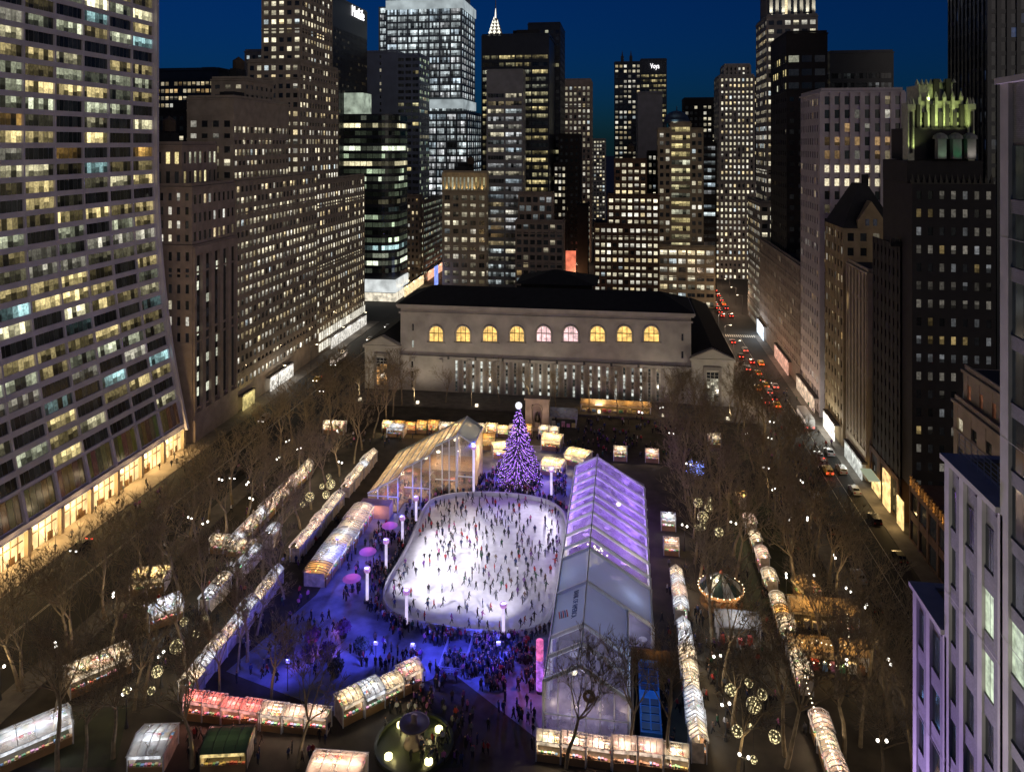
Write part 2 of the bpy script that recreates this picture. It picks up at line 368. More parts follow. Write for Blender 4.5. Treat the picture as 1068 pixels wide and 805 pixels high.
# --- curved white tower on the left
def grace():
    root = thing('curved_office_tower', 'huge pale gridded office tower whose front sweeps outward to a glowing ground floor', 'office tower')
    X = -126.0; y0, y1, ztop = 62.0, yx(158, X)+.3, 190.0
    prof = lambda z: 9.0*max(0.0, (82-z)/77)**2.1
    mb = MB(); panes = []
    rr = random.Random(4)
    fl = 3.62; zb = 13.0
    # core follows the sweep
    zs = [5.2+ (82-5.2)*i/26 for i in range(27)]+[ztop]
    prev = None
    for a, b in zip(zs[:-1], zs[1:]):
        k = len(mb.v); pa, pb = X+prof(a)-.12, X+prof(b)-.12
        mb.v += [(X-30,y0,a),(pa,y0,a),(pa,y1,a),(X-30,y1,a),(X-30,y0,b),(pb,y0,b),(pb,y1,b),(X-30,y1,b)]
        for q in ((0,3,2,1),(4,5,6,7),(0,1,5,4),(1,2,6,5),(2,3,7,6),(3,0,4,7)):
            mb.f.append(tuple(k+i for i in q)); mb.m.append(0); mb.lit.append((0,0,0))
    o, u, n = (X,y0), (0,1), (1,0)
    facade(mb, panes, o, u, n, y1-y0, 13.0, ztop, rr, bay=8.6, fl=fl, wf=.95, hf=.68, dp=.5, ds=.45, p=.60, pal=OFFICE, lo=.06, hi=1.2, sub=6, rowvar=.55, prof=prof, sill=.5, ends=False)
    # tall dark first storey
    nb = round((y1-y0)/8.6); bw = (y1-y0)/nb
    for i in range(nb):
        a, b = y0+i*bw+.5, y0+(i+1)*bw-.5
        qs = []; ls = []
        for s in range(5):
            qa, qb = a+(b-a)*s/5+.06, a+(b-a)*(s+1)/5-.06
            qs.append([(X+prof(7.2)+.05,qa,7.2),(X+prof(7.2)+.05,qb,7.2),(X+prof(12.6)+.12,qb,12.6),(X+prof(12.6)+.12,qa,12.6)]); ls.append(tuple(c*(.015+.03*rr.random()) for c in (1,.7,.25)))
        panes.append((qs, ls))
        for q in range(4):
            a, b = 6.9+q*1.53, 6.9+(q+1)*1.53; k = len(mb.v)
            mb.v += [(X+prof(a)-.3,y0+i*bw-.35,a),(X+prof(a)+.6,y0+i*bw-.35,a),(X+prof(a)+.6,y0+i*bw+.35,a),(X+prof(a)-.3,y0+i*bw+.35,a),(X+prof(b)-.3,y0+i*bw-.35,b),(X+prof(b)+.6,y0+i*bw-.35,b),(X+prof(b)+.6,y0+i*bw+.35,b),(X+prof(b)-.3,y0+i*bw+.35,b)]
            for f_ in ((0,3,2,1),(4,5,6,7),(0,1,5,4),(1,2,6,5),(2,3,7,6),(3,0,4,7)): mb.f.append(tuple(k+c for c in f_)); mb.m.append(0); mb.lit.append((0,0,0))
    mb.box(X-10,X+prof(6.4)+.7,y0,y1+.6,5.6,6.9)                       # spandrel beam over the shops
    # end wall sweeping with the front
    for a, b in zip(zs[:-1], zs[1:]):
        k = len(mb.v)
        pa, pb = X+prof(a)+1.4, X+prof(b)+1.4
        mb.v += [(X-30,y1+.01,a),(pa,y1+.01,a),(pa,y1+.9,a),(X-30,y1+.9,a),(X-30,y1+.01,b),(pb,y1+.01,b),(pb,y1+.9,b),(X-30,y1+.9,b)]
        for q in ((0,3,2,1),(4,5,6,7),(0,1,5,4),(1,2,6,5),(2,3,7,6),(3,0,4,7)):
            mb.f.append(tuple(k+i for i in q)); mb.m.append(0); mb.lit.append((0,0,0))
    mb.obj('wall', W_GRACE, root)
    add_windows(root, panes, 100)
    # glowing ground floor
    sf = emit('shopfront_glow', (1,.68,.30), 1.5, .3, .35, 1.3, sample=True)
    m = MB(); m.quad([(X+prof(4)-.9,y0,.15),(X+prof(4)-.9,y1,.15),(X+prof(4)-.9,y1,5.6),(X+prof(4)-.9,y0,5.6)]); m.obj('shopfront', sf, root)
    for i in range(nb+1):
        c = MB(); yy = y0+i*bw; c.box(X+prof(4)-.6,X+prof(4)+.3,yy-.45,yy+.45,.13,5.6); c.obj('column', W_CREAM, root)
    for i in range(nb):
        c = MB(); yy = y0+i*bw
        for q in (.2,.4,.6,.8): c.box(X+prof(4)-.88,X+prof(4)-.76,yy+bw*q-.09,yy+bw*q+.09,.15,5.5)
        c.box(X+prof(4)-.88,X+prof(4)-.77,yy+.5,yy+bw-.5,3.4,3.62)
        for q in range(3): u_ = yy+.8+rr.random()*(bw-2.4); c.box(X+prof(4)-.87,X+prof(4)-.7,u_,u_+rr.uniform(.5,1.4),.15,rr.uniform(1.1,2.3))
        c.obj('shopfront_frame', M_WOOD, root)
    m = MB(); m.quad([(X+prof(4)-.85,y0,5.55),(X+prof(4)+.2,y0,5.55),(X+prof(4)+.2,y1,5.55),(X+prof(4)-.85,y1,5.55)]); m.obj('soffit_lighting', emit('soffit_light', (1,.74,.36), 1.5, .8, .2, 1.5, sample=True), root)
    for i in range(nb): light_point((X+prof(4)+.55, y0+(i+.5)*bw, 3.6), (1,.66,.28), 1500, .3, root)
    return root
grace()

def S_(px_n, px_f, X): return (yx(px_n,X), yx(px_f,X))
# --- classical stone block beside it
y0,y1 = 190.0, 213.0
b = building('stone_office_building', 'brown stone block with tall pilasters and few lit windows, right beside the curved tower',
  [dict(x=(-140,LX),y=(y0,y1),z=(0,zt(197,LX,y0)-16),W=dict(bay=2.6,fl=4.3,wf=.42,hf=.55,p=.10,base=27,pal=WHITE,lo=.3),S=dict(bay=4.4,fl=26,wf=.62,hf=.97,base=8,blank=2.2,dp=.9,ds=.3,p=0,sub=2)),
   dict(x=(-140,LX-.3),y=(y0+.3,y1),z=(zt(197,LX,y0)-15.3,zt(197,LX,y0)),W=dict(bay=2.6,fl=4.3,wf=.42,hf=.55,p=.2,pal=WHITE,lo=.5),S=dict(bay=2.6,fl=5,wf=.55,hf=.5,p=.15,pal=WARM),mech=1),
   dict(x=(-138,-122),y=(y0+3,y1-2),z=(zt(197,LX,y0)+.7,zt(153,-122,y0+3)),W=dict(bay=2.7,fl=4.4,wf=.5,hf=.6,p=.5,pal=YEL),mech=1)], W_BROWN, seed=3)
# few lit panes and lit shop storey of its south front
pn = []; rr = random.Random(8)
for j in range(9):
    for i in range(4):
        ya = y0+1.2+i*5.3; z = 12+j*4.2
        on = rr.random() < .3
        pn.append(([[(LX+.06,ya+.3,z),(LX+.06,ya+2.0,z),(LX+.06,ya+2.0,z+2.4),(LX+.06,ya+.3,z+2.4)]], [sc((.95,.97,.75),rr.uniform(.3,1.0)) if on else (.01,.01,.012)]))
for i in range(3): pn.append(([[(LX+.08,y0+2+i*6.8,2.5),(LX+.08,y0+7.6+i*6.8,2.5),(LX+.08,y0+7.6+i*6.8,7),(LX+.08,y0+2+i*6.8,7)]], [(.75,.72,.3)]))
add_windows(b, pn, 60)
# --- long limestone block, stepping up
P1 = dict(bay=2.6,fl=3.5,wf=.68,hf=.52,p=.80,pal=WHITE,lo=.3,hi=1.4,sub=2,rowvar=.75)
building('limestone_office_block', 'massive brown limestone block with rows of paired lit windows along 42nd Street',
  [dict(x=(-134,LX),y=(213.2,274),z=(0,zt(185,LX,252)),W=P1,S={**P1,'base':7}),
   dict(x=(-133,LX-1.2),y=(214,252),z=(zt(185,LX,252)+.7,zt(104,LX,214)),W=dict(bay=3.6,fl=4,wf=.55,hf=.5,p=.45,pal=WHITE,blank=5),S={**P1,'p':.5,'blank':7},mech=2),
   dict(x=(-132,-121),y=(226,246),z=(zt(104,LX,214)+.7,zt(84,LX,226)),W=dict(bay=3.6,fl=4,wf=.5,hf=.4,p=.1),mech=1)], W_TAN, seed=5)
P2 = dict(bay=2.7,fl=3.4,wf=.6,hf=.52,p=.72,pal=WHITE,lo=.3,hi=1.2,rowvar=.6,sub=1)
b = building('setback_skyscraper', 'slim brown setback skyscraper rising past the top of the picture beyond the limestone block',
  [dict(x=(-137,LX-.1),y=(274.3,328),z=(0,67),W=P2,S={**P2,'base':8},mech=2),
   dict(x=(-139,-119),y=(263,301),z=(67.7,zt(66,-120,267)),W={**P2,'p':.55},S={**P2,'p':.55}),
   dict(x=(-135.5,-120),y=(267,297),z=(zt(66,-120,267)+.7,185),W={**P2,'bay':2.9,'p':.62},S={**P2,'p':.55})], W_TAN, seed=6)
pn = []
for i in range(22):
    ya = 275.5+i*2.4
    for k in range(2): pn.append(([[(LX+.45,ya,1.2+k*4.2),(LX+.45,ya+1.9,1.2+k*4.2),(LX+.45,ya+1.9,4.3+k*4.2),(LX+.45,ya,4.3+k*4.2)]], [sc((1,.95,.8),rr.uniform(.5,1.2))]))
add_windows(b, pn, 44)
# --- far left background
building('flat_topped_office_tower', 'distant tower with dark flat crown and bright upper rows, left of the limestone block',
  [dict(x=(xy(163,340),xy(228,340)),y=(340,360),z=(0,zt(82,-180,340)),W=dict(bay=2.4,fl=3.6,wf=.75,hf=.5,p=.75,pal=WARM,hi=.7)),
   dict(x=(xy(163,340),xy(228,340)),y=(340,360),z=(zt(81,-180,340),zt(73,-180,340)),mech=1)], W_DKGL, nind=0, seed=9)
building('dark_low_tower', 'dark squat office block with faint windows, below the tower with dark flat crown',
  [dict(x=(xy(158,262),xy(200,262)),y=(262,280),z=(0,zt(117,-165,262)),W=dict(bay=3,fl=3.8,wf=.6,hf=.4,p=.06,pal=WARM),mech=2)], W_BLACK, nind=0, seed=10)
building('stepped_brick_tower', 'distant narrow stepped tower with a small lit top, just left of the slim skyscraper',
  [dict(x=(xy(246,320),xy(278,320)),y=(320,340),z=(0,zt(72,-150,320)),W=dict(bay=3,fl=3.6,wf=.5,hf=.45,p=.3,pal=WARM,hi=.6)),
   dict(x=(xy(256,322),xy(274,322)),y=(322,336),z=(zt(72,-150,320)+.7,zt(54,-150,322)),W=dict(bay=3,fl=3.4,wf=.5,hf=.45,p=.25,pal=COOL,hi=.6))], W_GREYT, nind=0, seed=12)
# --- slab with lit name sign
b = building('slab_skyscraper', 'dark wide slab skyscraper with a white lit name sign near its roof',
  [dict(x=(-175,-145),y=(352,410),z=(0,zt(13,-145,406)),W=dict(bay=2.0,fl=3.4,wf=.5,hf=.5,p=.2),S=dict(bay=2.0,fl=3.4,wf=.55,hf=.45,p=.22,pal=WARM,lo=.05,hi=.4,blank=15,dp=.4))], W_DKGL, nind=100, seed=13)
sgn = link('sign', text_mesh('MetLife', 8.2, .15), b); sgn.data.materials.append(emit('sign_white', (1,.97,1), 2.2))
sgn.location = (-144.3, (yx(366,-145)+yx(378.5,-145))/2, zt(15.5,-145,397)); sgn.rotation_euler = (R(90),0,R(90)); sgn.scale = (.78,1,1)
# --- curved glass corner building
def glass_corner():
    root = thing('glass_office_building', 'rounded glass office building with bright irregular floors behind the limestone skyscraper base', 'office building')
    x0,x1,Y0,Y1 = xy(352,374),xy(412,374),374,388; H = zt(119,-132,374)
    pts = [(x0,Y1),(x0,Y0)]; rad = 9
    for k in range(9):
        t = -math.pi/2 + math.pi/2*k/8; pts.append((x1-rad+rad*math.cos(t), Y0+rad+rad*math.sin(t)))
    pts.append((x1,Y1+8)); pts.append((x0,Y1+8)); pts.pop(0)
    mb = MB(); mb.prism(pts, 0, H); panes = []; rr = random.Random(3)
    nf = round((H-14)/3.9); fh = (H-14)/nf
    for j in range(nf):
        z = 14+j*fh; rb = rr.choice([.03,.08,.3,.6,.9,1.2,1.4]); col = pick(rr, GREEN); run = rr.random() < .6
        for i in range(0, len(pts)-2):
            a, b_ = Vector((*pts[i],0)), Vector((*pts[i+1],0)); d = b_-a; nrm = Vector((d.y,-d.x,0)).normalized(); k = max(1, round(d.length/3.4))
            for s in range(k):
                p, q = a+d*(s+.04)/k+nrm*.05, a+d*(s+.96)/k+nrm*.05; run = run if rr.random() < .72 else not run; br = rb*rr.uniform(.3,1.3)*(1 if run else .06)
                panes.append(([[(p.x,p.y,z+.8),(q.x,q.y,z+.8),(q.x,q.y,z+fh-.9),(p.x,p.y,z+fh-.9)]], [tuple(c*br for c in col)]))
        mb.prism([(p[0]+(.25 if p[0]>x1-rad else 0), p[1]-(.25 if p[1]<Y0+1 else 0)) for p in pts], z-.35, z+.3, 0)
    mb.obj('wall', W_DKGL, root)
    add_windows(root, panes, 100)
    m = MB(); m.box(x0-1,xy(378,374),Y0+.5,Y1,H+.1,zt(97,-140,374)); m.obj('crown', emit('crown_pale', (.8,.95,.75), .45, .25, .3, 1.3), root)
    m = MB(); m.box(x0,x1+.7,Y0-.7,Y0+.3,5,11.5); m.box(x1+.01,x1+.7,Y0+.31,Y1+8,5,11.5); m.obj('lit_band', emit('band_white', (.93,.98,.97), .8, .2, .6, 1.2), root)
    m = MB(); m.box(x0,x1+.5,Y0-.5,Y0-.1,.3,4.6); m.box(x1+.2,x1+.5,Y0,Y1+8,.3,4.6); m.obj('shopfront', emit('shop_white', (1,.9,.7), .9, .5, .4, 1.4), root)
glass_corner()
building('blank_black_block', 'narrow black windowless block between the limestone block and the rounded glass building',
  [dict(x=(xy(340,371),xy(354,371)),y=(371,373.5),z=(0,zt(118,-150,371)))], W_BLACK, nind=0)
b = building('blue_slab_tower', 'blank blue grey slab tower with one thin column of lit windows',
  [dict(x=(xy(380,432),xy(414,432)),y=(432,455),z=(0,zt(55,-135,432)),W=dict(bay=20,fl=4,wf=.05,hf=.45,p=.45,pal=WHITE,hi=1.2)),
   dict(x=(xy(414.3,432),xy(437,432)),y=(432.5,455),z=(0,zt(58,-125,432)),W=dict(bay=5,fl=3.8,wf=.8,hf=.5,p=.16,pal=YEL,hi=.7,sub=2),S=dict(bay=4,fl=3.8,wf=.8,hf=.5,p=.4,pal=GREEN,hi=.5))], W_BLGL, nind=60, seed=15)
VB = dict(bay=7.2,fl=4.6,wf=.86,hf=.72,p=.96,pal=COOL,lo=.35,hi=1.0,sub=5,rowvar=.05,dp=.6,ds=.5)
b = building('bright_glass_skyscraper', 'tapering glass skyscraper still under construction, blazing with white work lights on every floor',
  [dict(x=(xy(403,482),xy(487,482)),y=(482,530),z=(0,zt(118,-120,482)),W=VB),
   dict(x=(xy(403.5,483),xy(481,483)),y=(483,527),z=(zt(118,-120,482)+.7,zt(8,-120,483)),W={**VB,'p':.97},nopar=True),
   dict(x=(xy(396,486),xy(403,486)),y=(486,500),z=(0,zt(7,-150,486)),W={**VB,'bay':4},nopar=True),
   dict(x=(xy(405,484),xy(478,484)),y=(484,520),z=(zt(8,-120,483),205),W={**VB,'p':.25,'hi':.3},nopar=True)], mat('bare_steel_grey', (.16,.19,.20), .5, .3, .2), nind=100, seed=16)
m = MB()
for z in (zt(8,-120,483), zt(112,-120,483)): m.box(xy(403,482),xy(482,482)+.8,480.6,482.0,z-1,z+5); m.box(xy(482,482)+.01,xy(482,482)+.8,482.01,525,z-1,z+5)
m.obj('lit_band', emit('band_cool', (.8,.92,.95), .5, .1, .5, 1.2), b)
building('brown_side_building', 'small dim brown building between the rounded glass corner and the greenish side block',
  [dict(x=(xy(412,424),-118),y=(424,430),z=(0,zt(205,-125,424)),W=dict(bay=2.6,fl=3.6,wf=.45,hf=.5,p=.25,pal=WARM,hi=.9))], W_BROWN, nind=60, seed=17)
building('greenish_side_block', 'low side block with glowing greenish window rows receding along 42nd Street',
  [dict(x=(-121.5,LX),y=(430.5,479),z=(0,zt(205,LX,479)),W=dict(bay=2.6,fl=3.6,wf=.6,hf=.5,p=.5,pal=GREEN),S=dict(bay=4,fl=3.7,wf=.85,hf=.5,p=.85,pal=GREEN,hi=.5,sub=2))], W_BROWN, nind=80, seed=18)
# --- warm cornice building
xa,xb = xy(462,380),xy(507,380); zc = zt(181,-80,380)
b = building('corniced_stone_building', 'beige stone block with a golden floodlit cornice behind the library roof',
  [dict(x=(xa,xb),y=(380,400),z=(0,zc-10),W=dict(bay=4.2,fl=4.3,wf=.62,hf=.55,p=.62,pal=WHITE,hi=.9,sub=2)),
   dict(x=(xa,xb),y=(380.2,400),z=(zc-9.3,zc),W=dict(bay=2.1,fl=7,wf=.5,hf=.7,p=.75,pal=YEL,hi=.6,dp=.5),mech=2)], W_CREAM, nind=100, seed=19)
for i in range(6): light_spot((xa+2+i*3.8, 378.6, zc-9), (xa+2+i*3.8, 380.6, zc), (1,.75,.35), 900, 95, 1, .2, b)
# --- black tower with golden bands
xa,xb = xy(503,402),xy(572,402)
building('black_banded_tower', 'tall black tower with golden window bands and a solid dark top, mid skyline',
  [dict(x=(xa,xb),y=(402,440),z=(0,zt(38,-60,402)),W=dict(bay=9,fl=4.0,wf=.93,hf=.5,p=.82,pal=YEL,lo=.1,hi=.62,sub=7,blank=9,dp=.4,ds=.45),S=None,mech=2),
   dict(x=(xy(551,445),xy(584,445)),y=(445,480),z=(0,zt(26,-50,445)),W=dict(bay=3,fl=4,wf=.6,hf=.5,p=.1,pal=YEL,hi=.5,blank=2))], W_DKGL, nind=100, seed=20)
xa,xb = xy(508,386),xy(545,386)
building('grey_topped_slab', 'slimmer slab with pale blank top and white window bands in front of the black tower',
  [dict(x=(xa,xb),y=(386,396),z=(0,zt(75,-60,386)),W=dict(bay=8,fl=4.0,wf=.9,hf=.52,p=.86,pal=[*WHITE,*COOL],lo=.1,hi=.75,sub=6,blank=10,rowvar=.15),S=dict(bay=3,fl=4,wf=.7,hf=.5,p=.2,pal=WARM,blank=10))], W_SLAB, nind=100, seed=21)
building('dim_office_block', 'dim brownish office block with a few bluish windows at the foot of the black tower',
  [dict(x=(xy(538,374),xy(587,374)),y=(374,384),z=(0,zt(232,-45,374)),W=dict(bay=3.2,fl=4,wf=.7,hf=.6,p=.22,pal=[*WARM,*COOL],hi=.35,mp=0)),
   dict(x=(xy(541,376),xy(576,376)),y=(376,384),z=(zt(232,-45,374)+.7,zt(203,-45,376)),W=dict(bay=3.2,fl=4,wf=.7,hf=.6,p=.35,pal=COOL,hi=.3))], W_BROWN, nind=100, seed=22)
# --- art deco spire far behind
def spire():
    root = thing('art_deco_spire', 'white lit pointed spire with triangular windows peeking over the black tower', 'spire')
    Y = 700; xc = xy(517,Y); zb = 150; k = dep(xc,Y)/FPX
    z38, z8 = HC+112*k, HC+142*k
    mb = MB()
    mb.box(xc-8,xc+8,Y-8,Y+8,0,z38-3)
    for i in range(6):
        a, b_ = z38-3+(z8-z38)*.72*i/6, z38-3+(z8-z38)*.72*(i+1)/6; r0 = 7.4*(1-i/6)**.8+.6
        mb.lathe([(r0,0),(r0*.9,(b_-a)*.9),(r0*.75,(b_-a)),(0,(b_-a))], (xc,Y,a), 8)
    mb.tube((xc,Y,z38+(z8-z38)*.6),(xc,Y,z8+14),.9,.1,5)
    mb.obj('tower', W_GREYT, root)
    for i in range(6):
        zz = z38-1+(z8-z38)*.72*i/6; r0 = 7.4*(1-i/6)**.8+.6
        for t in range(3 if i < 5 else 1):
            a = (t-1)*r0*.6; wd = r0*.27; hh = (z8-z38)*.11
            m = MB(); yy = Y-r0-.15+abs(a)*.25
            m.quad([(xc+a-wd,yy,zz),(xc+a+wd,yy,zz),(xc+a,yy,zz+hh)], 0, (1.6,1.55,1.3)); m.obj('window', GLASS, root, attr=True)
    m = MB(); m.tube((xc,Y-1.2,z38+(z8-z38)*.62),(xc,Y-.3,z8-1),.9,.25,5); m.obj('lit_tip', emit('tip_white', (1,.97,.85), 1.3), root)
spire()
building('ribbed_skyscraper', 'tall ribbed stone skyscraper with pale lit upper windows right of the black tower',
  [dict(x=(xy(584,520),xy(616,520)),y=(520,545),z=(0,zt(84,-20,520)),W=dict(bay=3,fl=3.9,wf=.5,hf=.55,p=.75,pal=WHITE,hi=.7,dp=.5,blank=3))], W_BROWN, nind=60, seed=23)
building('black_stepped_block', 'black stepped building with a thin lit strip, standing in front of the ribbed skyscraper',
  [dict(x=(xy(583,430),xy(604,430)),y=(430,455),z=(0,zt(142,-25,430)),W=dict(bay=3,fl=4,wf=.4,hf=.4,p=.05)),
   dict(x=(xy(578,420),xy(590,420)),y=(420,429),z=(0,zt(172,-30,420)),W=dict(bay=2.4,fl=3.7,wf=.6,hf=.5,p=.6,pal=WHITE,hi=.7)),
   dict(x=(xy(602,405),xy(613,405)),y=(405,419),z=(0,zt(215,-20,405)),W=None)], W_BLACK, nind=60, seed=24)
building('far_slim_tower', 'far slim tower with scattered lights seen in the gap of the middle street',
  [dict(x=(xy(613,760),xy(631,760)),y=(760,790),z=(0,zt(146,-10,760)),W=dict(bay=3,fl=3.8,wf=.6,hf=.5,p=.5,pal=WHITE,hi=.9))], W_GREYT, nind=0, seed=25)
building('far_end_block', 'far low block with a glowing red sign closing the middle street',
  [dict(x=(xy(588,640),xy(640,640)),y=(640,660),z=(0,zt(232,-25,640)),W=dict(bay=3,fl=3.6,wf=.7,hf=.5,p=.5,pal=WHITE,hi=.8))], W_BROWN, nind=0, seed=26)
m = MB(); m.box(xy(590,404),xy(600.5,404),404,405,zt(284,-25,404),zt(262,-25,404)); tag(m.obj('billboard', emit('red_panel', (1,.22,.12), .9, .3, .5, 1.4)), 'glowing red illuminated panel in the narrow gap behind the library roof', 'sign'); light_point((xy(600,400),399,12),(1,.45,.2),2500,.4)
# --- stepped brick with all windows lit
PB = dict(bay=3.0,fl=3.6,wf=.62,hf=.5,p=.86,pal=WHITE,lo=.35,hi=1.05,rowvar=.18,sub=1)
building('stepped_brick_building', 'red brown stepped brick building with nearly every window lit, behind the library',
  [dict(x=(xy(620,380),xy(687,380)),y=(380,400),z=(0,zt(236,5,380)),W=PB),
   dict(x=(xy(634,381),xy(687,381)),y=(381,400),z=(zt(236,5,380)+.7,zt(205,5,381)),W=PB),
   dict(x=(xy(641,382),xy(674,382)),y=(382,398),z=(zt(205,5,381)+.7,zt(168,5,382)),W=PB,mech=1)], W_BRICK, nind=100, seed=27)
b = building('spiked_dark_tower', 'dark tower with two little spikes and a white lit sign on its upper right corner',
  [dict(x=(xy(641,600),xy(668,600)),y=(600,630),z=(0,zt(66,5,600)),W=dict(bay=3.2,fl=4,wf=.6,hf=.5,p=.62,pal=WHITE,hi=.8)),
   dict(x=(xy(668.3,602),xy(695,602)),y=(602,630),z=(0,zt(63,25,602)),W=dict(bay=6,fl=4,wf=.9,hf=.5,p=.8,pal=YEL,hi=.6,sub=4,blank=10))], W_DKGL, nind=0, seed=28)
m = MB()
for px in (649,658): m.box(xy(px,605)-1.2,xy(px,605)+1.2,604,606.4,zt(66,5,600),zt(58,5,600)); m.tube((xy(px,605),605.2,zt(58,5,600)),(xy(px,605),605.2,zt(52,5,600)),1.0,.1,4)
m.obj('spike', W_DKGL, b)
sg = link('sign', text_mesh('Voya', 5.6, .2), b); sg.data.materials.append(MATS['sign_white']); sg.location = (xy(683,602),600.8,zt(69.5,25,602)); sg.rotation_euler = (R(90),0,0); sg.scale = (.62,1,1)
building('pale_blank_slab', 'plain pale grey slab standing between the spiked tower and the domed building',
  [dict(x=(xy(665,450),xy(691,450)),y=(450,470),z=(0,zt(98,15,450)),W=dict(bay=30,fl=60,wf=.02,hf=.05,p=0))], W_SLAB, nind=0)
building('dark_infill_block', 'dark block with small lit squares filling the gap left of the domed building',
  [dict(x=(xy(676,402),xy(689,402)),y=(402,420),z=(0,zt(160,18,402)),W=dict(bay=2.4,fl=3.8,wf=.55,hf=.5,p=.7,pal=WHITE))], W_BLACK, nind=40, seed=29)
# --- domed tower
xa,xb = xy(687,387),xy(733,387); zd = zt(130,25,387); wd = xb-xa
GL = dict(bay=3.2,fl=4.1,wf=.6,hf=.5,p=.35,pal=WHITE,hi=.8)
b = building('domed_tower', 'stone tower with a small blue dome and a bright yellow central window strip',
  [dict(x=(xa,xa+wd*.27),y=(387,400),z=(0,zd-3),W=GL), dict(x=(xa+wd*.73,xb),y=(387,400),z=(0,zd-3),W=GL),
   dict(x=(xa+wd*.272,xa+wd*.728),y=(386.6,401),z=(0,zd),W=dict(bay=12,fl=4.1,wf=.92,hf=.55,p=.93,pal=YEL,lo=.4,hi=1.0,sub=5,rowvar=.1)),
   dict(x=(xa,xy(745,385)),y=(383.5,386.3),z=(0,zt(258,25,384)),W=dict(bay=4.4,fl=4.2,wf=.8,hf=.55,p=.9,pal=WHITE,lo=.5,hi=1.2,sub=2))], W_CREAM, nind=100, seed=30)
m = MB(); k = dep(20,390)/FPX; xc = xy(706,392); r = 13*k
m.lathe([(r,0),(r,2),(r*.97,r*.3),(r*.86,r*.6),(r*.62,r*.85),(r*.3,r*.98),(.3,r*1.02),(.2,r*1.35),(0,r*1.4)], (xc,393,zd+.7), 20); m.obj('dome', mat('copper_dome', (.10,.13,.15), .5, .4, .2), b, smooth=True)
light_spot((xc-2,384,zd+1),(xc,393,zd+6),(.7,.9,1),700,80,1,.3,b)
building('black_back_tower', 'flat black tower with small scattered lights behind the domed tower',
  [dict(x=(xy(714,520),xy(752,520)),y=(520,540),z=(0,zt(104,45,520)),W=dict(bay=3,fl=3.9,wf=.6,hf=.5,p=.32,pal=WHITE,hi=.7,blank=3))], W_BLACK, nind=60, seed=31)
building('white_window_block', 'mid height black block with white window bands, right of the domed tower',
  [dict(x=(xy(733,430),xy(747,430)),y=(430,450),z=(0,zt(150,48,430)),W=dict(bay=5,fl=4,wf=.85,hf=.5,p=.7,pal=COOL,hi=.9,sub=3))], W_BLACK, nind=40, seed=32)
AD = dict(bay=2.6,fl=3.6,wf=.45,hf=.5,p=.8,pal=WHITE,lo=.5,hi=1.1,dp=.7,rowvar=.3)
building('art_deco_tower', 'slender pale art deco tower with rounded top and dotted white windows beside 40th Street',
  [dict(x=(xy(746,468),xy(796,468)),y=(468,500),z=(0,zt(190,65,468)),W={**AD,'p':.7}),
   dict(x=(xy(751,470),xy(786,470)),y=(470,495),z=(zt(190,65,468)+.7,zt(80,65,470)),W=AD),
   dict(x=(xy(756,472),xy(782,472)),y=(472,490),z=(zt(80,65,470)+.7,zt(69,65,472)),W={**AD,'p':.2})], W_GREYT, nind=100, seed=33)
building('black_slab_tower', 'flat black tower with a dotted strip of lights right of the pale art deco tower',
  [dict(x=(xy(785,520),xy(803,520)),y=(520,540),z=(0,zt(83,85,520)),W=dict(bay=3,fl=3.9,wf=.5,hf=.5,p=.4,pal=WARM,hi=.8))], W_BLACK, nind=0, seed=34)
building('narrow_lit_house', 'narrow tan building whose pale side glows beside the taillights of 40th Street',
  [dict(x=(xy(737,470)-3,45.5),y=(440,466),z=(0,zt(222,44,440)),W=dict(bay=2.6,fl=3.8,wf=.5,hf=.5,p=.4,pal=WARM))], W_CREAM, nind=30, seed=35)
# --- crowned tower on 40th
CW = dict(bay=3.3,fl=3.8,wf=.66,hf=.5,p=.72,pal=WHITE,lo=.4,hi=1.1,rowvar=.4)
xa,xb = xy(800,342),xy(852,342); zc = zt(18,75,342)
b = building('crowned_tower', 'very tall dark stone tower with a floodlit white crown',
  [dict(x=(RX+.5,xb),y=(340,372),z=(0,zt(212,62,345)),W=CW,S=CW),
   dict(x=(xa,xb),y=(342,368),z=(zt(212,62,345)+.7,zc),W=CW),
   dict(x=(xa+2,xb-1),y=(344,366),z=(zc+.7,zc+15),W=dict(bay=2.6,fl=14,wf=.5,hf=.8,p=.1,dp=.7),nopar=True)], W_GREYT, nind=100, seed=36)
for i in range(5): light_spot((xa+2+i*5, 341, zc+1), (xa+2+i*5, 345, zc+13), (1,.98,.8), 4200, 100, 1, .3, b)
building('plain_black_tower', 'plain black tower with only a lit upper row, overlapping the crowned tower',
  [dict(x=(xy(821,292),xy(878,292)),y=(292,322),z=(0,zt(60,70,292)-13),W=dict(bay=3.2,fl=4,wf=.5,hf=.4,p=.03,hi=.4)),
   dict(x=(xy(821,292),xy(862,292)),y=(292,322),z=(zt(60,70,292)-12.5,zt(36,70,292)),W=dict(bay=4,fl=4.4,wf=.8,hf=.5,p=.3,pal=YEL,hi=.8,blank=6))], W_BLACK, nind=60, seed=37)
building('dark_glass_box', 'dark glass box tower with a few bluish lights behind the pale gridded tower',
  [dict(x=(xy(866,332),xy(931,332)),y=(332,360),z=(0,zt(56,97,332)),W=dict(bay=5,fl=4,wf=.85,hf=.55,p=.22,pal=COOL,lo=.02,hi=.14,sub=3,blank=7))], W_DKGL, nind=60, seed=38)
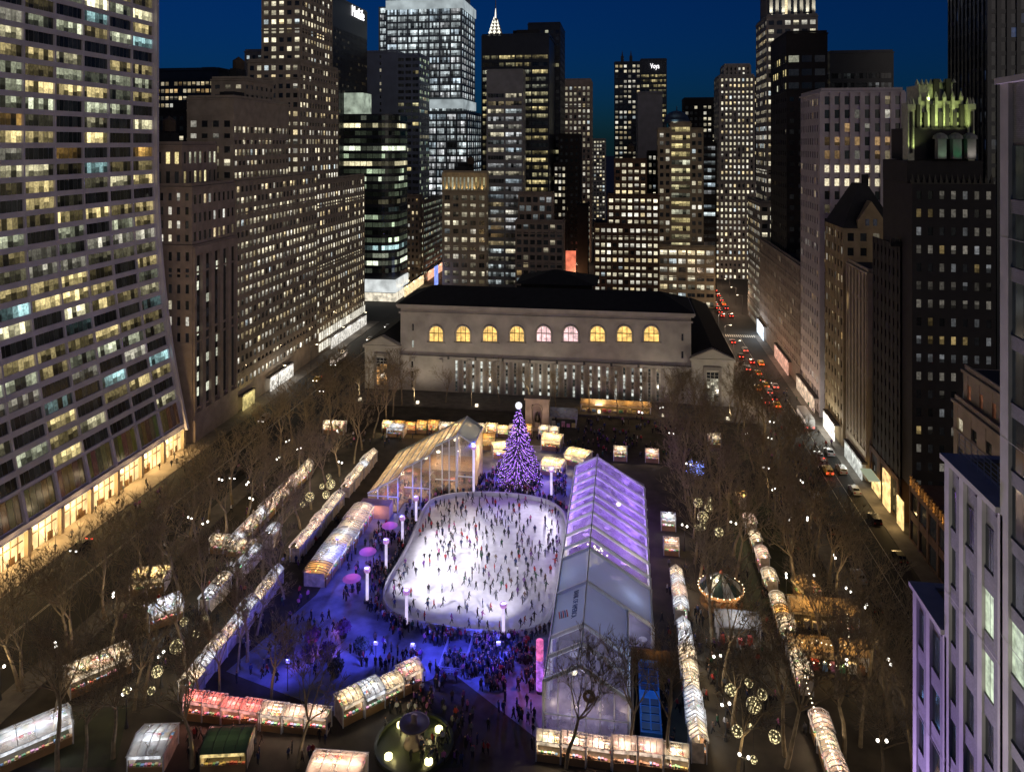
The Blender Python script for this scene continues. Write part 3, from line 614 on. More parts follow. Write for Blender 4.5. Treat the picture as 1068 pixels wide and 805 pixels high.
# --- pale gridded tower
xb = xy(941,236)
PG = dict(bay=2.75,fl=4.05,wf=.55,hf=.62,dp=.8,ds=.3,p=.34,pal=[((1,.62,.28),3),((1,.82,.5),2),((1,.95,.8),1)],lo=.02,hi=.35,rowvar=.95,sub=1)
b = building('pale_gridded_tower', 'pale pinkish tower with a strong vertical grid and two bright window rows',
  [dict(x=(RX,xb),y=(236,262),z=(0,zt(97,RX,236)),W=PG,S={**PG,'p':.2,'wf':.5,'hf':.5,'dp':.22,'ds':.16})], W_PALE, nind=100, seed=39)
pn = []
for row in (18,17):
    nf_ = round(zt(97,RX,236)/4.05); fh_ = zt(97,RX,236)/nf_; z = row*fh_+fh_*.38*.28
    for i in range(8):
        bw = (xb-RX)/8; a = RX+i*bw+.65
        pn.append(([[(a,236-.06,z),(a+1.45,236-.06,z),(a+1.45,236-.06,z+2.2),(a,236-.06,z+2.2)]], [sc((1,.88,.6),rr.uniform(.7,1.1))]))
add_windows(b, pn, 16)
building('low_grey_row', 'lower grey row building along 40th Street between the crowned and pale gridded towers',
  [dict(x=(RX,RX+14),y=(262.5,338),z=(0,zt(262,RX,300)),W=None,S=dict(bay=3.2,fl=3.9,wf=.5,hf=.55,p=.22,pal=WARM,hi=.5,base=6),mech=3)], W_BROWN, nind=100, seed=40)
# --- mansard house
def mansard():
    xa,xb,ya,yb = RX, xy(934,213), 213, 231; ze = zt(238,RX,213); zr = zt(192,70,218)
    root = building('mansard_building', 'tan stone building with steep dark gabled roof in front of the pale gridded tower',
      [dict(x=(xa,xb),y=(ya,yb),z=(0,ze),W=dict(bay=3.0,fl=3.9,wf=.5,hf=.55,p=.3,pal=WARM,hi=.9),S=dict(bay=3.0,fl=3.9,wf=.5,hf=.5,p=.3,pal=WARM,lo=.05,hi=.5,base=5),nopar=True)], mat('ochre_stone', (.32,.24,.13), .85, .4, .25), nind=100, seed=41)
    m = MB(); i = 5.5
    pts = [(xa-.4,ya-.4,ze+.02),(xb+.4,ya-.4,ze+.02),(xb+.4,yb,ze+.02),(xa-.4,yb,ze+.02),(xa+i,ya+i,zr),(xb-i,ya+i,zr),(xb-i,yb-i,zr),(xa+i,yb-i,zr)]
    k = len(m.v); m.v += pts
    for q in ((0,3,2,1),(4,5,6,7),(0,1,5,4),(1,2,6,5),(2,3,7,6),(3,0,4,7)): m.f.append(tuple(k+c for c in q)); m.m.append(0); m.lit.append((0,0,0))
    m.box(xa+7,xa+8.4,ya+7,ya+8.6,zr-1,zr+2.5)
    m.obj('mansard_roof', M_ROOF, root)
    g = MB(); gx = xy(908,213); k = len(g.v)
    for yy in (ya-.6, ya+4): g.v += [(gx-3.4,yy,ze),(gx+3.4,yy,ze),(gx+3.4,yy,ze+2.2),(gx,yy,ze+7.4),(gx-3.4,yy,ze+2.2)]
    for q in ((0,1,2,3,4),(9,8,7,6,5),(0,5,6,1),(1,6,7,2),(2,7,8,3),(3,8,9,4),(4,9,5,0)): g.f.append(tuple(k+c for c in q)); g.m.append(0); g.lit.append((0,0,0))
    g.obj('gable', mat('ochre_stone', (.3,.25,.16)), root)
    add_windows(root, [([[(gx-1+s*1.3-.5,ya-.65,ze+.8),(gx-1+s*1.3+.5,ya-.65,ze+.8),(gx-1+s*1.3+.5,ya-.65,ze+2.6),(gx-1+s*1.3-.5,ya-.65,ze+2.6)]], [(.02,.02,.025)]) for s in (0,1.5)], 4)
mansard()
building('narrow_stone_front', 'narrow weathered stone building with a heavy cornice right of the mansard roofed building',
  [dict(x=(RX,RX+9),y=(192.5,209),z=(0,zt(287,RX,192)),W=dict(bay=3,fl=4.2,wf=.45,hf=.55,p=.05),S=dict(bay=3.0,fl=6.5,wf=.5,hf=.7,p=.08,pal=WARM,dp=.6,base=7))], W_CREAM, nind=60, seed=42)
building('dark_row_house', 'dark unlit infill house between the narrow stone front and the mansard building',
  [dict(x=(RX+.8,RX+12),y=(209.3,212.6),z=(0,zt(300,RX,210)),W=dict(bay=3,fl=4,wf=.45,hf=.5,p=.3,pal=WARM))], W_BRICK, nind=20, seed=43)
# --- black brick tower with floodlit crown
def radiator():
    ya = 166; xl = RX+.4; xr = xy(1037,ya); k = dep(68,ya)/FPX
    Z = lambda py: HC-(py-HY)*k
    BR = dict(bay=2.25,fl=3.75,wf=.42,hf=.45,p=.7,pal=[((.55,.5,.42),6),((1,.72,.3),2),((.6,.62,.65),3)],lo=.05,hi=.26,rowvar=.3,dp=.22)
    X = lambda px: xy(px,ya)
    root = building('black_brick_tower', 'black brick tower with dim grey windows and a yellow green floodlit crown',
      [dict(x=(X(952),xr),y=(ya,ya+18),z=(10,Z(192)),W=BR,S=None,nopar=True),
       dict(x=(xl,X(951)),y=(ya+6,ya+24),z=(0,Z(262)),W={**BR,'p':.6,'pal':[((1,.7,.35),3),((.8,.6,.4),1)],'hi':.5},S=dict(bay=2.6,fl=3.75,wf=.4,hf=.45,p=.06,hi=.2),nopar=True),
       dict(x=(X(950),X(1030)),y=(ya+2,ya+17),z=(Z(192)+.1,Z(168)),W=None,nopar=True),
       dict(x=(X(958),X(1021)),y=(ya+3.5,ya+16),z=(Z(168)+.1,Z(133)),W=None,nopar=True)], W_BLACK, nind=100, seed=44)
    gold = mat('gilded_crown', (.42,.42,.30), .6, 1.5, .3); m = MB()
    m.box(X(966),X(1013),ya+5,ya+14,Z(133),Z(104)); m.box(X(970),X(987),ya+6,ya+13,Z(104),Z(86)); m.box(X(990),X(1008),ya+6.5,ya+13,Z(104),Z(84))
    for px in (956,1020):                                     # corner turrets
        m.box(X(px-3.4),X(px+3.4),ya+3,ya+6,Z(170),Z(114)); m.box(X(px-4.2),X(px+4.2),ya+2.7,ya+6.2,Z(114),Z(108)); m.box(X(px-1),X(px+1),ya+2.6,ya+2.98,Z(160),Z(116),1)
        for q in (-3.5,0,3.5): m.tube((X(px+q*.8),ya+3.5,Z(108)),(X(px+q*.8),ya+3.5,Z(101)),.4,.06,5)
    for i in range(6):
        px = 968+i*9; m.box(X(px)-.3,X(px)+.3,ya+4.4,ya+5,Z(134),Z(100)); m.tube((X(px),ya+4.7,Z(100)),(X(px),ya+4.7,Z(94)),.42,.06,5)
    for i in range(9): px = 968+i*5; m.tube((X(px),ya+6,Z(86 if px < 988 else 84)),(X(px),ya+6,Z(80)),.5,.1,5)
    for i in range(7): px = 966+i*7.8; m.box(X(px)-.35,X(px)+.35,ya+4.0,ya+4.97,Z(140),Z(108+(i%2)*8),1)
    for px in (988,1001): m.box(X(px)-.5,X(px)+.5,ya+5.2,ya+6.4,Z(104),Z(80),1)
    m.obj('crown', [gold, W_BLACK], root)
    for i in range(5):
        for z in (112,122):
            mm = MB(); px = 971+i*9; mm.quad([(X(px),ya+4.96,Z(z+5)),(X(px+4),ya+4.96,Z(z+5)),(X(px+4),ya+4.96,Z(z)),(X(px),ya+4.96,Z(z))], 0, (.006,.006,.005)); mm.obj('window', GLASS, root, attr=True)
    sp = MB(); sp.box(X(951.5),X(1036),ya-.15,ya+.6,Z(192.5),Z(191)); sq = MB(); sq.box(X(939.5),X(952),ya+6,ya+6.9,Z(262.5),Z(260.5))
    for i in range(15): px = 952+i*5.9; sp.box(X(px)-.28,X(px)+.28,ya-.1,ya+.5,Z(191),Z(188)); sp.tube((X(px),ya+.2,Z(188)),(X(px),ya+.2,Z(182)),.3,.05,4)
    for i in range(5): px = 941+i*2.4; sq.tube((X(px),ya+6.4,Z(260.5)),(X(px),ya+6.4,Z(253)),.4,.06,4)
    sp.obj('parapet', mat('gilt_black_brick', (.05,.045,.03), .7), root); sq.obj('parapet', MATS['gilt_black_brick'], root)
    # arched niches of the lower setback
    nb = MB()
    for px in (984,1000,1015):
        nb.box(X(px-4.5),X(px+4.5),ya+.6,ya+2.2,Z(166),Z(145)); nb.lathe([(1.5,0),(1.3,.7),(.6,1.2),(0,1.3)], (X(px),ya+1.6,Z(145)), 10)
    nb.obj('setback_turret', mat('grey_brick', (.2,.2,.18), .8), root)
    for px, c, e in ((984,(.6,1,.65),160),(1000,(.1,.9,.35),130),(1015,(1,.9,.85),280)): light_spot((X(px),ya-1.3,Z(168)),(X(px),ya+1,Z(150)),c,e,90,1,.2,root)
    for px, e in ((958,500),(972,650),(984,900),(996,900),(1008,900),(1020,500)): light_spot((X(px),ya+1.4,Z(137 if 962<px<1016 else 158)),(X(px),ya+5,Z(105)),(.82,1,.38),e*1.35,110,1,.2,root)
    light_spot((X(978),ya+4,Z(103)),(X(978),ya+6.5,Z(88)),(.82,1,.38),320,110,1,.2,root)
    light_spot((X(953),ya+2,Z(225)),(X(953),ya+3,Z(190)),(.2,.9,.5),200,60,1,.2,root)
    return root
radiator()
# podium with balustrade and lit shop
xa = RX
b = building('arcaded_podium', 'low dark two storey podium with orange lit balustrade and glowing shopfront on 40th Street',
  [dict(x=(RX,RX+19),y=(147,165.6),z=(0,11.5),W=None,S=dict(bay=4.6,fl=5.5,wf=.8,hf=.7,p=.1,pal=WARM,hi=.4),nopar=True),
   dict(x=(RX+.2,RX+8),y=(172.5,191.5),z=(0,9.5),W=None,S=dict(bay=6,fl=8,wf=.7,hf=.8,p=0),nopar=True)], W_BRICK, nind=20, seed=45)
for i in range(13):
    m = MB(); yy = 147.6+i*1.45; m.lathe([(.34,0),(.34,.2),(.2,.4),(.32,.9),(.2,1.5),(.34,1.7),(.34,1.9)], (RX-.15,yy,11.52), 8); m.obj('baluster', mat('orange_lit_stone', (.5,.3,.12), .8), b)  # orange lamp glow is mixed into the stone colour
for i in range(5): light_point((RX-1.0,149+i*3.8,12.2), (1,.6,.2), 25, .15, b)
sh = emit('shop_amber', (1,.68,.26), 1.3, .6, .25, 1.5, sample=True)
for i,(ya,yb,z0,z1) in enumerate(((176,180.5,.4,8.5),(182.3,188,.5,4.5),(168,171.5,.5,6.5))):
    m = MB(); m.box(RX-.75,RX-.5,ya,yb,z0,z1); m.obj('shopfront', sh, b)
m = MB(); m.box(RX-3.2,RX-.76,181.8,188.4,4.5,4.8); m.obj('awning', emit('awning_white', (.8,.9,.6), .35), b)
for yy in (177.5,185,170): light_point((RX-2.2,yy,3.2), (1,.66,.26), 420, .3, b)
# corner block with roof terrace
b = building('terraced_corner_block', 'beige block with three brown windows and a flat roof terrace, beyond the nearest stone building',
  [dict(x=(RX,RX+16),y=(108,144.6),z=(0,zt(420,RX,144)),W=None,S=dict(bay=5,fl=5,wf=.4,hf=.4,p=.1)),
   dict(x=(RX+1.2,RX+15),y=(108,143.5),z=(zt(420,RX,144)+.7,zt(387,RX,144)),W=None,S=dict(bay=4.4,fl=5.6,wf=.3,hf=.5,p=.9,pal=[((.16,.06,.03),1)],lo=.5,hi=1,dp=.3),mech=4)], W_CREAM, nind=60, seed=46)
building('blue_dark_skyscraper', 'tall dark skyscraper with blue tinted vertical ribs at the right border',
  [dict(x=(xy(1031,232),xy(1031,232)+26),y=(232,258),z=(0,160),W=dict(bay=2.6,fl=4,wf=.55,hf=.7,p=.22,pal=[((.25,.4,.9),3),((.7,.8,1),1)],lo=.01,hi=.06,dp=.5))], W_DKGL, nind=60, seed=47)

# --- nearest stone building on the right
def near_building():
    root = thing('ribbed_stone_building', 'nearest pale stone building with projecting ribs, purple glow and stepped roofs', 'office building')
    st = mat('pale_rib_stone', (.46,.42,.40), .8, .8, .15, bump=.05); bk = mat('grey_face_brick', (.26,.24,.25), .85, .8, .2, bump=.3, brick=2.2)
    X = 22.0; ys = [yx(952,X), yx(985,X), yx(1043,X), 20.0]; hs = [48.0, 60.2, zt(88,X,yx(1043,X))]
    body = MB(); ribs = MB(); panes = []; rr = random.Random(5)
    for (ya, yb), h in zip(((ys[1],ys[0]),(ys[2],ys[1]),(ys[3],ys[2])), hs):
        body.box(X+.25,X+24,ya+.01,yb,0,h)
        fl = 3.9; w_ = yb-ya
        bays = max(2, round(w_/(2.6 if h < 70 else 4.0))); bk_w = .62 if h < 70 else .15; bw = w_/bays; n = int(h//fl)
        for i in range(bays+1):
            c = yb-i*bw; a = c-.3; e = c+.3
            if i == 0: e, a = yb, yb-(.95 if h > 70 else .7)
            ribs.box(X,X+.245,a,e,0,h-.02)
        for i in range(bays):
            a, e = yb-(i+1)*bw+.3, yb-i*bw-(.3 if i else (.95 if h > 70 else .7))
            for j in range(n):
                z = j*fl
                body.box(X+.1,X+.248,a+bk_w+.01,e-.02,z,z+(1.25 if h < 70 else .8))             # brick spandrel
                lit = (.0,.0,.0)
                v = rr.random()
                lit = tuple(c*.75 for c in (.85,1,.72)) if v < .06 else (.006,.007,.009)
                m0 = (e+a+bk_w)/2
                panes.append(([[(X+.2,m0-.02,z+(1.3 if h < 70 else .85)),(X+.2,a+bk_w,z+(1.3 if h < 70 else .85)),(X+.2,a+bk_w,z+3.88),(X+.2,m0-.02,z+3.88)],[(X+.2,e-.03,z+(1.3 if h < 70 else .85)),(X+.2,m0+.03,z+(1.3 if h < 70 else .85)),(X+.2,m0+.03,z+3.88),(X+.2,e-.03,z+3.88)]], [lit, tuple(c*.8 for c in lit)]))
            body.box(X+.06,X+.247,a,a+bk_w-.01,0,h-.5)                         # brick return beside each rib
        cop = MB(); cop.box(X-.25,X+1.4,ya,yb+.15,h,h+.35); cop.box(X+1.41,X+24,yb-.5,yb+.15,h,h+.35)
        for s in range(5): ribs.box(X-.012,X-.002,ya,yb,h-9-s*11.7,h-8.96-s*11.7)
        cop.obj('coping', st, root)
    body.obj('wall', bk, root); ribs.obj('rib', st, root)
    # west end wall of tower faces the viewer's side only obliquely
    rl = MB(); zz = hs[1]+.36
    for i in range(9):
        yy = ys[2]+.4+(ys[1]-ys[2]-.5)*i/8; rl.tube((X+.9,yy,zz),(X+.9,yy,zz+1.5),.03,.03,5)
    for k in range(5): rl.tube((X+.9,ys[2]+.3,zz+.3+k*.3),(X+.9,ys[1]-.1,zz+.3+k*.3),.022,.022,5)
    rl.obj('railing', M_STEEL, root)
    rf = MB(); rf.box(X+1.42,X+23.9,ys[1]+.02,ys[0]-.52,hs[0]+.02,hs[0]+.12); rf.box(X+1.42,X+23.9,ys[2]+.02,ys[1]-.52,hs[1]+.02,hs[1]+.12); rf.box(X+3,X+6,ys[1]+1,ys[1]+3,hs[0]+.13,hs[0]+1.6)
    rf.obj('roof', mat('gravel_roof', (.36,.27,.09), .95, 2, .3), root)
    add_windows(root, panes, 100)
    for i, yy in enumerate((ys[0]+3.5, ys[1]+1.5)):  # unseen masts below the frame, added for the purple light on the wall
        m = MB(); m.box(X-7.4,X-6.6,yy-.4,yy+.4,15.4,16.2); m.tube((X-7,yy,0),(X-7,yy,15.4),.16,.12,8); f = m.obj('floodlight_mast', M_DKST)
        tag(f, ('unseen steel mast added to wash the corner of the nearest stone building purple','unseen steel mast added to wash the middle of the nearest stone building purple')[i], 'floodlight')
        lt = light_spot((X-7,yy,16.8),(X+.5,yy-3,46),(.56,.40,1.0),40000,66,1,.4,f)
    m = MB(); m.tube((X-15,39,0),(X-15,39,29),.25,.16,8); m.box(X-15.5,X-14.5,38.5,39.5,29,30); f = m.obj('floodlight_mast', M_DKST); tag(f, 'unseen tall mast added to light the tower part of the nearest building white', 'floodlight')  # unseen mast added to brighten the tower wall
    light_spot((X-15,39,31),(X+.5,48,72),(1,.98,.84),21000,80,1,.4,f)
    return root
near_building()
# ============================================================ LIBRARY
def library():
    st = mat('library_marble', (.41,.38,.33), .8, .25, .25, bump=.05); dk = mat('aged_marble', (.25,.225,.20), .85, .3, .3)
    root = thing('classical_library', 'long pale marble library with a dark hipped roof and nine golden arched windows', 'library')
    Y = 240.0; xa, xb = xy(417,Y), xy(721,Y); xl, xr = xy(381,Y), xy(765,Y); zc = zt(326,-26,Y); zl = 11.4; zw = 15.2
    mb = MB()
    mb.box(xa,xb,Y+.8,Y+24,zl,zc)                      # reading room block
    mb.box(xa+.01,xb-.01,Y,Y+.79,0,zl)                 # stacks front below
    mb.box(xa-.3,xb+.3,Y-.35,Y+.78,zl+.01,zl+.7)       # ledge
    mb.box(xa-.9,xb+.9,Y-.2,Y+25,zc,zc+.5); mb.box(xa-1.2,xb+1.2,Y-.5,Y+25.2,zc+.51,zc+1.3); mb.box(xa-.5,xb+.5,Y+.3,Y+.78,zc-1.9,zc-1.3)
    for i in range(10):                                # corbels of the ledge
        x = xa+(xb-xa)*(i+.5)/10; mb.box(x-.5,x+.5,Y-.8,Y-.36,zl-1.2,zl)
    for x0, x1 in ((xl,xa),(xb,xr)):
        mb.box(x0,x1,Y-.6,Y+80,0,zw-.9); mb.box(x0-.5,x1+.5,Y-1.1,Y+80,zw-.89,zw-.1)
        k = len(mb.v); c = (x0+x1)/2; hw = (x1-x0)/2+.3
        for yy in (Y-1.0,Y+1.5): mb.v += [(c-hw,yy,zw),(c+hw,yy,zw),(c,yy,zw+3.0)]
        for q in ((0,1,2),(5,4,3),(0,3,4,1),(1,4,5,2),(2,5,3,0)): mb.f.append(tuple(k+i for i in q)); mb.m.append(0); mb.lit.append((0,0,0))
    mb.box(xa,xb,Y+24.1,Y+82,0,18)
    mb.obj('wall', st, root)
    # recessed pediment rims
    pr = MB()
    for x0, x1 in ((xl,xa),(xb,xr)):
        c = (x0+x1)/2; hw = (x1-x0)/2+.3
        for s in (-1,1): pr.tube((c+s*hw,Y-1.15,zw+.05),(c,Y-1.15,zw+3.05),.22,.22,4)
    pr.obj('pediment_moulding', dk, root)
    # roof
    rf = MB(); e = 1.0; zr = 33.2; k = len(rf.v); z0 = zc+1.31
    rf.v += [(xa-e,Y-.4,z0),(xb+e,Y-.4,z0),(xb+e,Y+25,z0),(xa-e,Y+25,z0),(xa+9,Y+12,zr),(xb-9,Y+12,zr)]
    for q in ((0,1,5,4),(1,2,5),(2,3,4,5),(3,0,4),(3,2,1,0)): rf.f.append(tuple(k+i for i in q)); rf.m.append(0); rf.lit.append((0,0,0))
    for x0, x1 in ((xl,xa),(xb,xr)):
        k = len(rf.v); c = (x0+x1)/2
        rf.v += [(x0-.5,Y+1.6,zw+.02),(x1+.5,Y+1.6,zw+.02),(x1+.5,Y+81,zw+.02),(x0-.5,Y+81,zw+.02),(c,Y+1.6,zw+3.4),(c,Y+76,zw+3.4)]
        for q in ((0,1,4),(1,2,5,4),(2,3,5),(3,0,4,5),(3,2,1,0)): rf.f.append(tuple(k+i for i in q)); rf.m.append(0); rf.lit.append((0,0,0))
    xc0, xc1 = xy(541,285), xy(624,285); k = len(rf.v)
    rf.box(xc0+2,xc1-2,277,295,18,30)
    k = len(rf.v); rf.v += [(xc0,275,30),(xc1,275,30),(xc1,297,30),(xc0,297,30),(xy(580,286)-.4,286,zt(281,-25,286)),(xy(580,286)+.4,286,zt(281,-25,286))]
    for q in ((0,1,5,4),(1,2,5),(2,3,4,5),(3,0,4),(3,2,1,0)): rf.f.append(tuple(k+i for i in q)); rf.m.append(0); rf.lit.append((0,0,0))
    rf.obj('roof', mat('library_roof', (.014,.014,.013), .9, .5, .4), root)
    # nine arched windows
    def gold(nm, c): 
        m = emit(nm, c, 1.25, .8, .45, 1.35); return m
    g1, g2 = gold('reading_room_light', (1,.62,.16)), gold('reading_room_lilac', (.95,.62,.62))
    for i in range(9):
        c = xy(454.5+i*(679.5-454.5)/8, Y); r = 2.25; z0, z1 = zt(356.5,c,Y), zt(341,c,Y)-r
        m = MB(); arc = [(c-r,Y+.74,z0),(c+r,Y+.74,z0)]+[(c+r*math.cos(math.pi*t/12),Y+.74,z1+r*math.sin(math.pi*t/12)) for t in range(13)]
        m.quad(arc); wnd = m.obj('arched_window', g2 if i in (4,5) else g1, root)
        f = MB()
        for t in range(12):
            a0, a1 = math.pi*t/12, math.pi*(t+1)/12
            f.tube((c+(r+.3)*math.cos(a0),Y+.7,z1+(r+.3)*math.sin(a0)),(c+(r+.3)*math.cos(a1),Y+.7,z1+(r+.3)*math.sin(a1)),.32,.32,5)
        for s in (-1,1): f.tube((c+s*(r+.3),Y+.7,z0-.3),(c+s*(r+.3),Y+.7,z1),.32,.32,5)
        f.box(c-r-.8,c+r+.8,Y+.2,Y+.78,z0-.8,z0-.3); f.obj('frame', st, wnd)
        n = MB()
        for s in (-.34,.34): n.box(c+s*r*1.0-.09,c+s*r+.09,Y+.6,Y+.73,z0,z1+r*.9)
        n.box(c-r,c+r,Y+.61,Y+.72,z1-.1,z1+.15); n.obj('mullion', M_WOOD, wnd)
        d = MB(); d.box(c+4.0,c+4.7,Y-.42,Y-.36,zl-.1,zl+1.0) if i < 8 else None
        if d.f: d.obj('ledge_opening', M_DKST, root)
    # slit windows of the stacks
    rr = random.Random(2); n = 25
    for i in range(n):
        c = xy(476+i*8.75, Y); p = MB()
        for t in range(9):
            z = .9+t*1.13; v = rr.choice([.03,.2,.4,.7,.9]) if 472+i*8.75 < 668 and rr.random()<.75 else .03
            p.quad([(c-.33,Y-.03,z),(c+.33,Y-.03,z),(c+.33,Y-.03,z+1.0),(c-.33,Y-.03,z+1.0)],0,tuple(v*q for q in (.85,.9,.82)))
        p.obj('slit_window', GLASS, root, attr=True)
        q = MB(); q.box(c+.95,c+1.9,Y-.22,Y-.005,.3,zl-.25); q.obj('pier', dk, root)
    for px in (430,440,700,712):
        c = xy(px,Y)
        for z in (1.5,4.5,8,14.5,20):
            if (px in (440,700)): continue
            p = MB(); p.quad([(c-.3,Y-.03 if z < zl else Y+.77,z),(c+.3,Y-.03 if z < zl else Y+.77,z),(c+.3,Y-.03 if z < zl else Y+.77,z+2.2),(c-.3,Y-.03 if z < zl else Y+.77,z+2.2)],0,(.3,.32,.28) if rr.random()<.3 else (.008,.008,.01)); p.obj('slit_window', GLASS, root, attr=True)
    # tall wing windows
    for x0, x1, lit in ((xl,xa,(1,.5,.16)),(xb,xr,(.9,.85,.65))):
        c = (x0+x1)/2; p = MB(); r = 1.8
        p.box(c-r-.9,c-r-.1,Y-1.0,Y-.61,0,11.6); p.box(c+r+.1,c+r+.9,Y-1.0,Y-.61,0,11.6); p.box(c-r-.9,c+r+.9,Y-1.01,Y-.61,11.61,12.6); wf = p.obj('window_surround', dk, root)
        q = MB()
        for z in range(2, 11):
            for s in range(3):
                v = rr.random()**2.0*1.1; a = c-r+s*r*2/3+.08
                q.quad([(a,Y-.64,z),(a+r*2/3-.16,Y-.64,z),(a+r*2/3-.16,Y-.64,z+.85),(a,Y-.64,z+.85)],0,tuple(v*cc for cc in lit) if z < 9 else (.01,.01,.01))
        q.obj('window', GLASS, root, attr=True)
    for i in range(7):
        x = xa+(xb-xa)*(i-.5)/5; m = MB(); m.box(x-.4,x+.4,Y-12.4,Y-11.6,.5,1.2); f = m.obj('ground_floodlight', emit('flood_warm', (1,.85,.6), 2.0)); tag(f, 'low warm floodlight facing the library front, %s from its left wing' % ordw(i), 'floodlight', 'floodlights before the library'); light_spot((x,Y-12,1.4),(x,Y,16),(1,.86,.66),3700,115,1,.4,f)
    return root
library()

# ============================================================ GROUND
def sheet(name, poly, z, m):
    b = MB(); b.quad([(p[0],p[1],z) for p in poly]); return struct(b.obj(name, m))
def rect(x0,x1,y0,y1): return [(x0,y0),(x1,y0),(x1,y1),(x0,y1)]
sheet('ground', rect(-2500,2500,-400,5000), 0, mat('city_ground', (.04,.038,.036), .9, .05, .3))
sheet('park_ground', rect(-87,38.5,88,238), .004, M_GRAV)
sheet('road', rect(-111,-91.5,40,900), .008, M_ASPH)
sheet('road', rect(42.5,55.3,40,900), .008, M_ASPH)
sheet('road', rect(-110.9,42.4,334,362), .012, M_ASPH)
sheet('road', rect(-31,-17,362.1,900), .008, M_ASPH)
def slab(name, x0,x1,y0,y1, m=M_SIDE, h=.13):
    b = MB(); b.box(x0,x1,y0,y1,-.05,h); return struct(b.obj(name, m))
slab('pavement', -133, -111.01, 40, 189, mat('plaza_travertine', (.30,.25,.19), .8, .4, .3)); slab('pavement', -133, -111.02, 189.1, 332)
slab('pavement', -91.49, -87.01, 40, 332); slab('pavement', 38.6, 42.49, 40, 332); slab('pavement', 55.31, 80, 40, 332); slab('pavement', -86.9,38.5,226,333.5, M_SIDE, .5)
for X in (-101.3, -101.0): sheet('road_marking', rect(X-.07,X+.07,60,330), .016, M_LINE)
for X in (49.0,): sheet('road_marking', rect(X-.06,X+.06,60,330), .016, M_LINE)
sheet('road_marking', rect(51.9,52.05,60,250), .016, M_LINE)
for i in range(14):
    sheet('road_marking', rect(43.2+i*.9,43.7+i*.9,328,332), .016, M_LINE)
# plaza + lawn + ice
plaza = [G(*p) for p in ((236,700),(330,620),(400,505),(440,470),(500,462),(600,466),(672,505),(676,650),(655,700),(560,770),(470,700),(430,716),(345,742))]
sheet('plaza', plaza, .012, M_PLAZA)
sheet('lawn', [G(*p) for p in ((760,520),(800,520),(850,640),(775,640))], .012, M_LAWN)
sheet('lawn', [G(*p) for p in ((60,745),(135,735),(120,800),(40,800))], .012, M_LAWN)
sheet('lawn', [G(*p) for p in ((420,745),(462,738),(480,800),(400,804))], .012, M_LAWN)
ICE_PX = [(452,524),(475,518.5),(510,517.5),(545,520),(572,526),(586,536),(590,548),(588,570),(583,598),(578,628),(571,648),(556,660),(530,664),(495,662),(460,657),(430,651),(409,642),(400,628),(404,612),(415,594),(428,570),(438,545),(444,532)]
ICE = [G(*p) for p in ICE_PX]
def smooth(poly, it=2):
    for _ in range(it):
        o = []
        for i in range(len(poly)):
            a, b = poly[i], poly[(i+1)%len(poly)]
            o += [(a[0]*.75+b[0]*.25,a[1]*.75+b[1]*.25),(a[0]*.25+b[0]*.75,a[1]*.25+b[1]*.75)]
        poly = o
    return poly
ICE = smooth(ICE)
m_ice = mat('ice', (.86,.85,.92), .4, .8, .14)
b = MB(); b.prism(ICE, -.02, .12, 0); struct(b.obj('ice_rink', m_ice))
def offset(poly, d):
    n = len(poly); out = []; A = sum(poly[i][0]*poly[(i+1)%n][1]-poly[(i+1)%n][0]*poly[i][1] for i in range(n)); sgn = 1 if A > 0 else -1
    for i in range(n):
        a, c = poly[i-1], poly[(i+1)%n]; t = Vector((c[0]-a[0],c[1]-a[1])); t.normalize(); out.append((poly[i][0]+t.y*d*sgn, poly[i][1]-t.x*d*sgn))
    return out
o1, o2 = offset(ICE,.05), offset(ICE,.35)
b = MB(); n = len(ICE); k = len(b.v)
for q in range(n):
    b.v += [(*o1[q],.05),(*o1[q],1.1),(*o2[q],1.1),(*o2[q],.0)]
for q in range(n):
    a, c = k+q*4, k+((q+1)%n)*4
    for t in range(3): b.f.append((a+t,c+t,c+t+1,a+t+1)); b.m.append(0); b.lit.append((0,0,0))
bar = b.obj('rink_barrier', mat('white_board', (.7,.7,.74), .6, .6, .15)); tag(bar, 'white board barrier running all the way round the ice rink', 'barrier')
ICEC = (sum(p[0] for p in ICE)/n, sum(p[1] for p in ICE)/n)

# ============================================================ light pylons round the ice
m_py = emit('pylon_glow', (.78,.66,1.0), 1.0, .6, .7, 1.15); m_cap = emit('pylon_cap', (.75,.35,.9), .7, 2, .4, 1.3)
PYL = [('by the right corner of the glass pavilion',494,516.5,11.5),('by the near right end of the Christmas tree square',575,518,6.6),('left of the ice at its far corner',434,545,5.6),('left of the ice, second from the far corner',419.7,569,6),('left of the ice between two pink parasols',402.7,596.5,6.3),('left of the ice at its widest bulge',383,628,6.2),('at the near left curve of the ice',424,653,6.3),('at the near right curve of the ice',525,666,6.0)]
for i,(wh,px,py,h) in enumerate(PYL):
    x,y = G(px,py); r = thing('light_pylon', 'glowing white lilac light column standing '+wh, 'light column', (x,y,0), 0, 'light columns round the rink')
    m = MB(); m.box(-.5,.5,-.5,.5,0,.5); m.obj('base', M_DKST, r)
    m = MB(); m.lathe([(0,.5),(.27,.5),(.27,h-.8),(0,h-.8)], n=10); m.obj('shaft', m_py, r, smooth=False)
    m = MB(); m.lathe([(0,h-.79),(.5,h-.75),(.62,h-.4),(.5,h),(0,h)], n=10); m.obj('cap', m_cap, r)
    dx, dy = ICEC[0]-x, ICEC[1]-y; dl = math.hypot(dx,dy); dx/=dl; dy/=dl
    hh = max(h+.6, 7.2)
    light_spot((0,0,hh), (dx*21,dy*21,0), (.96,.91,1.0), 8400, 84, .9, .4, r)
    light_spot((0,0,h+.4), (-dx*7,-dy*7,0), (.09,.10,1.0), 5000, 125, .9, .3, r)

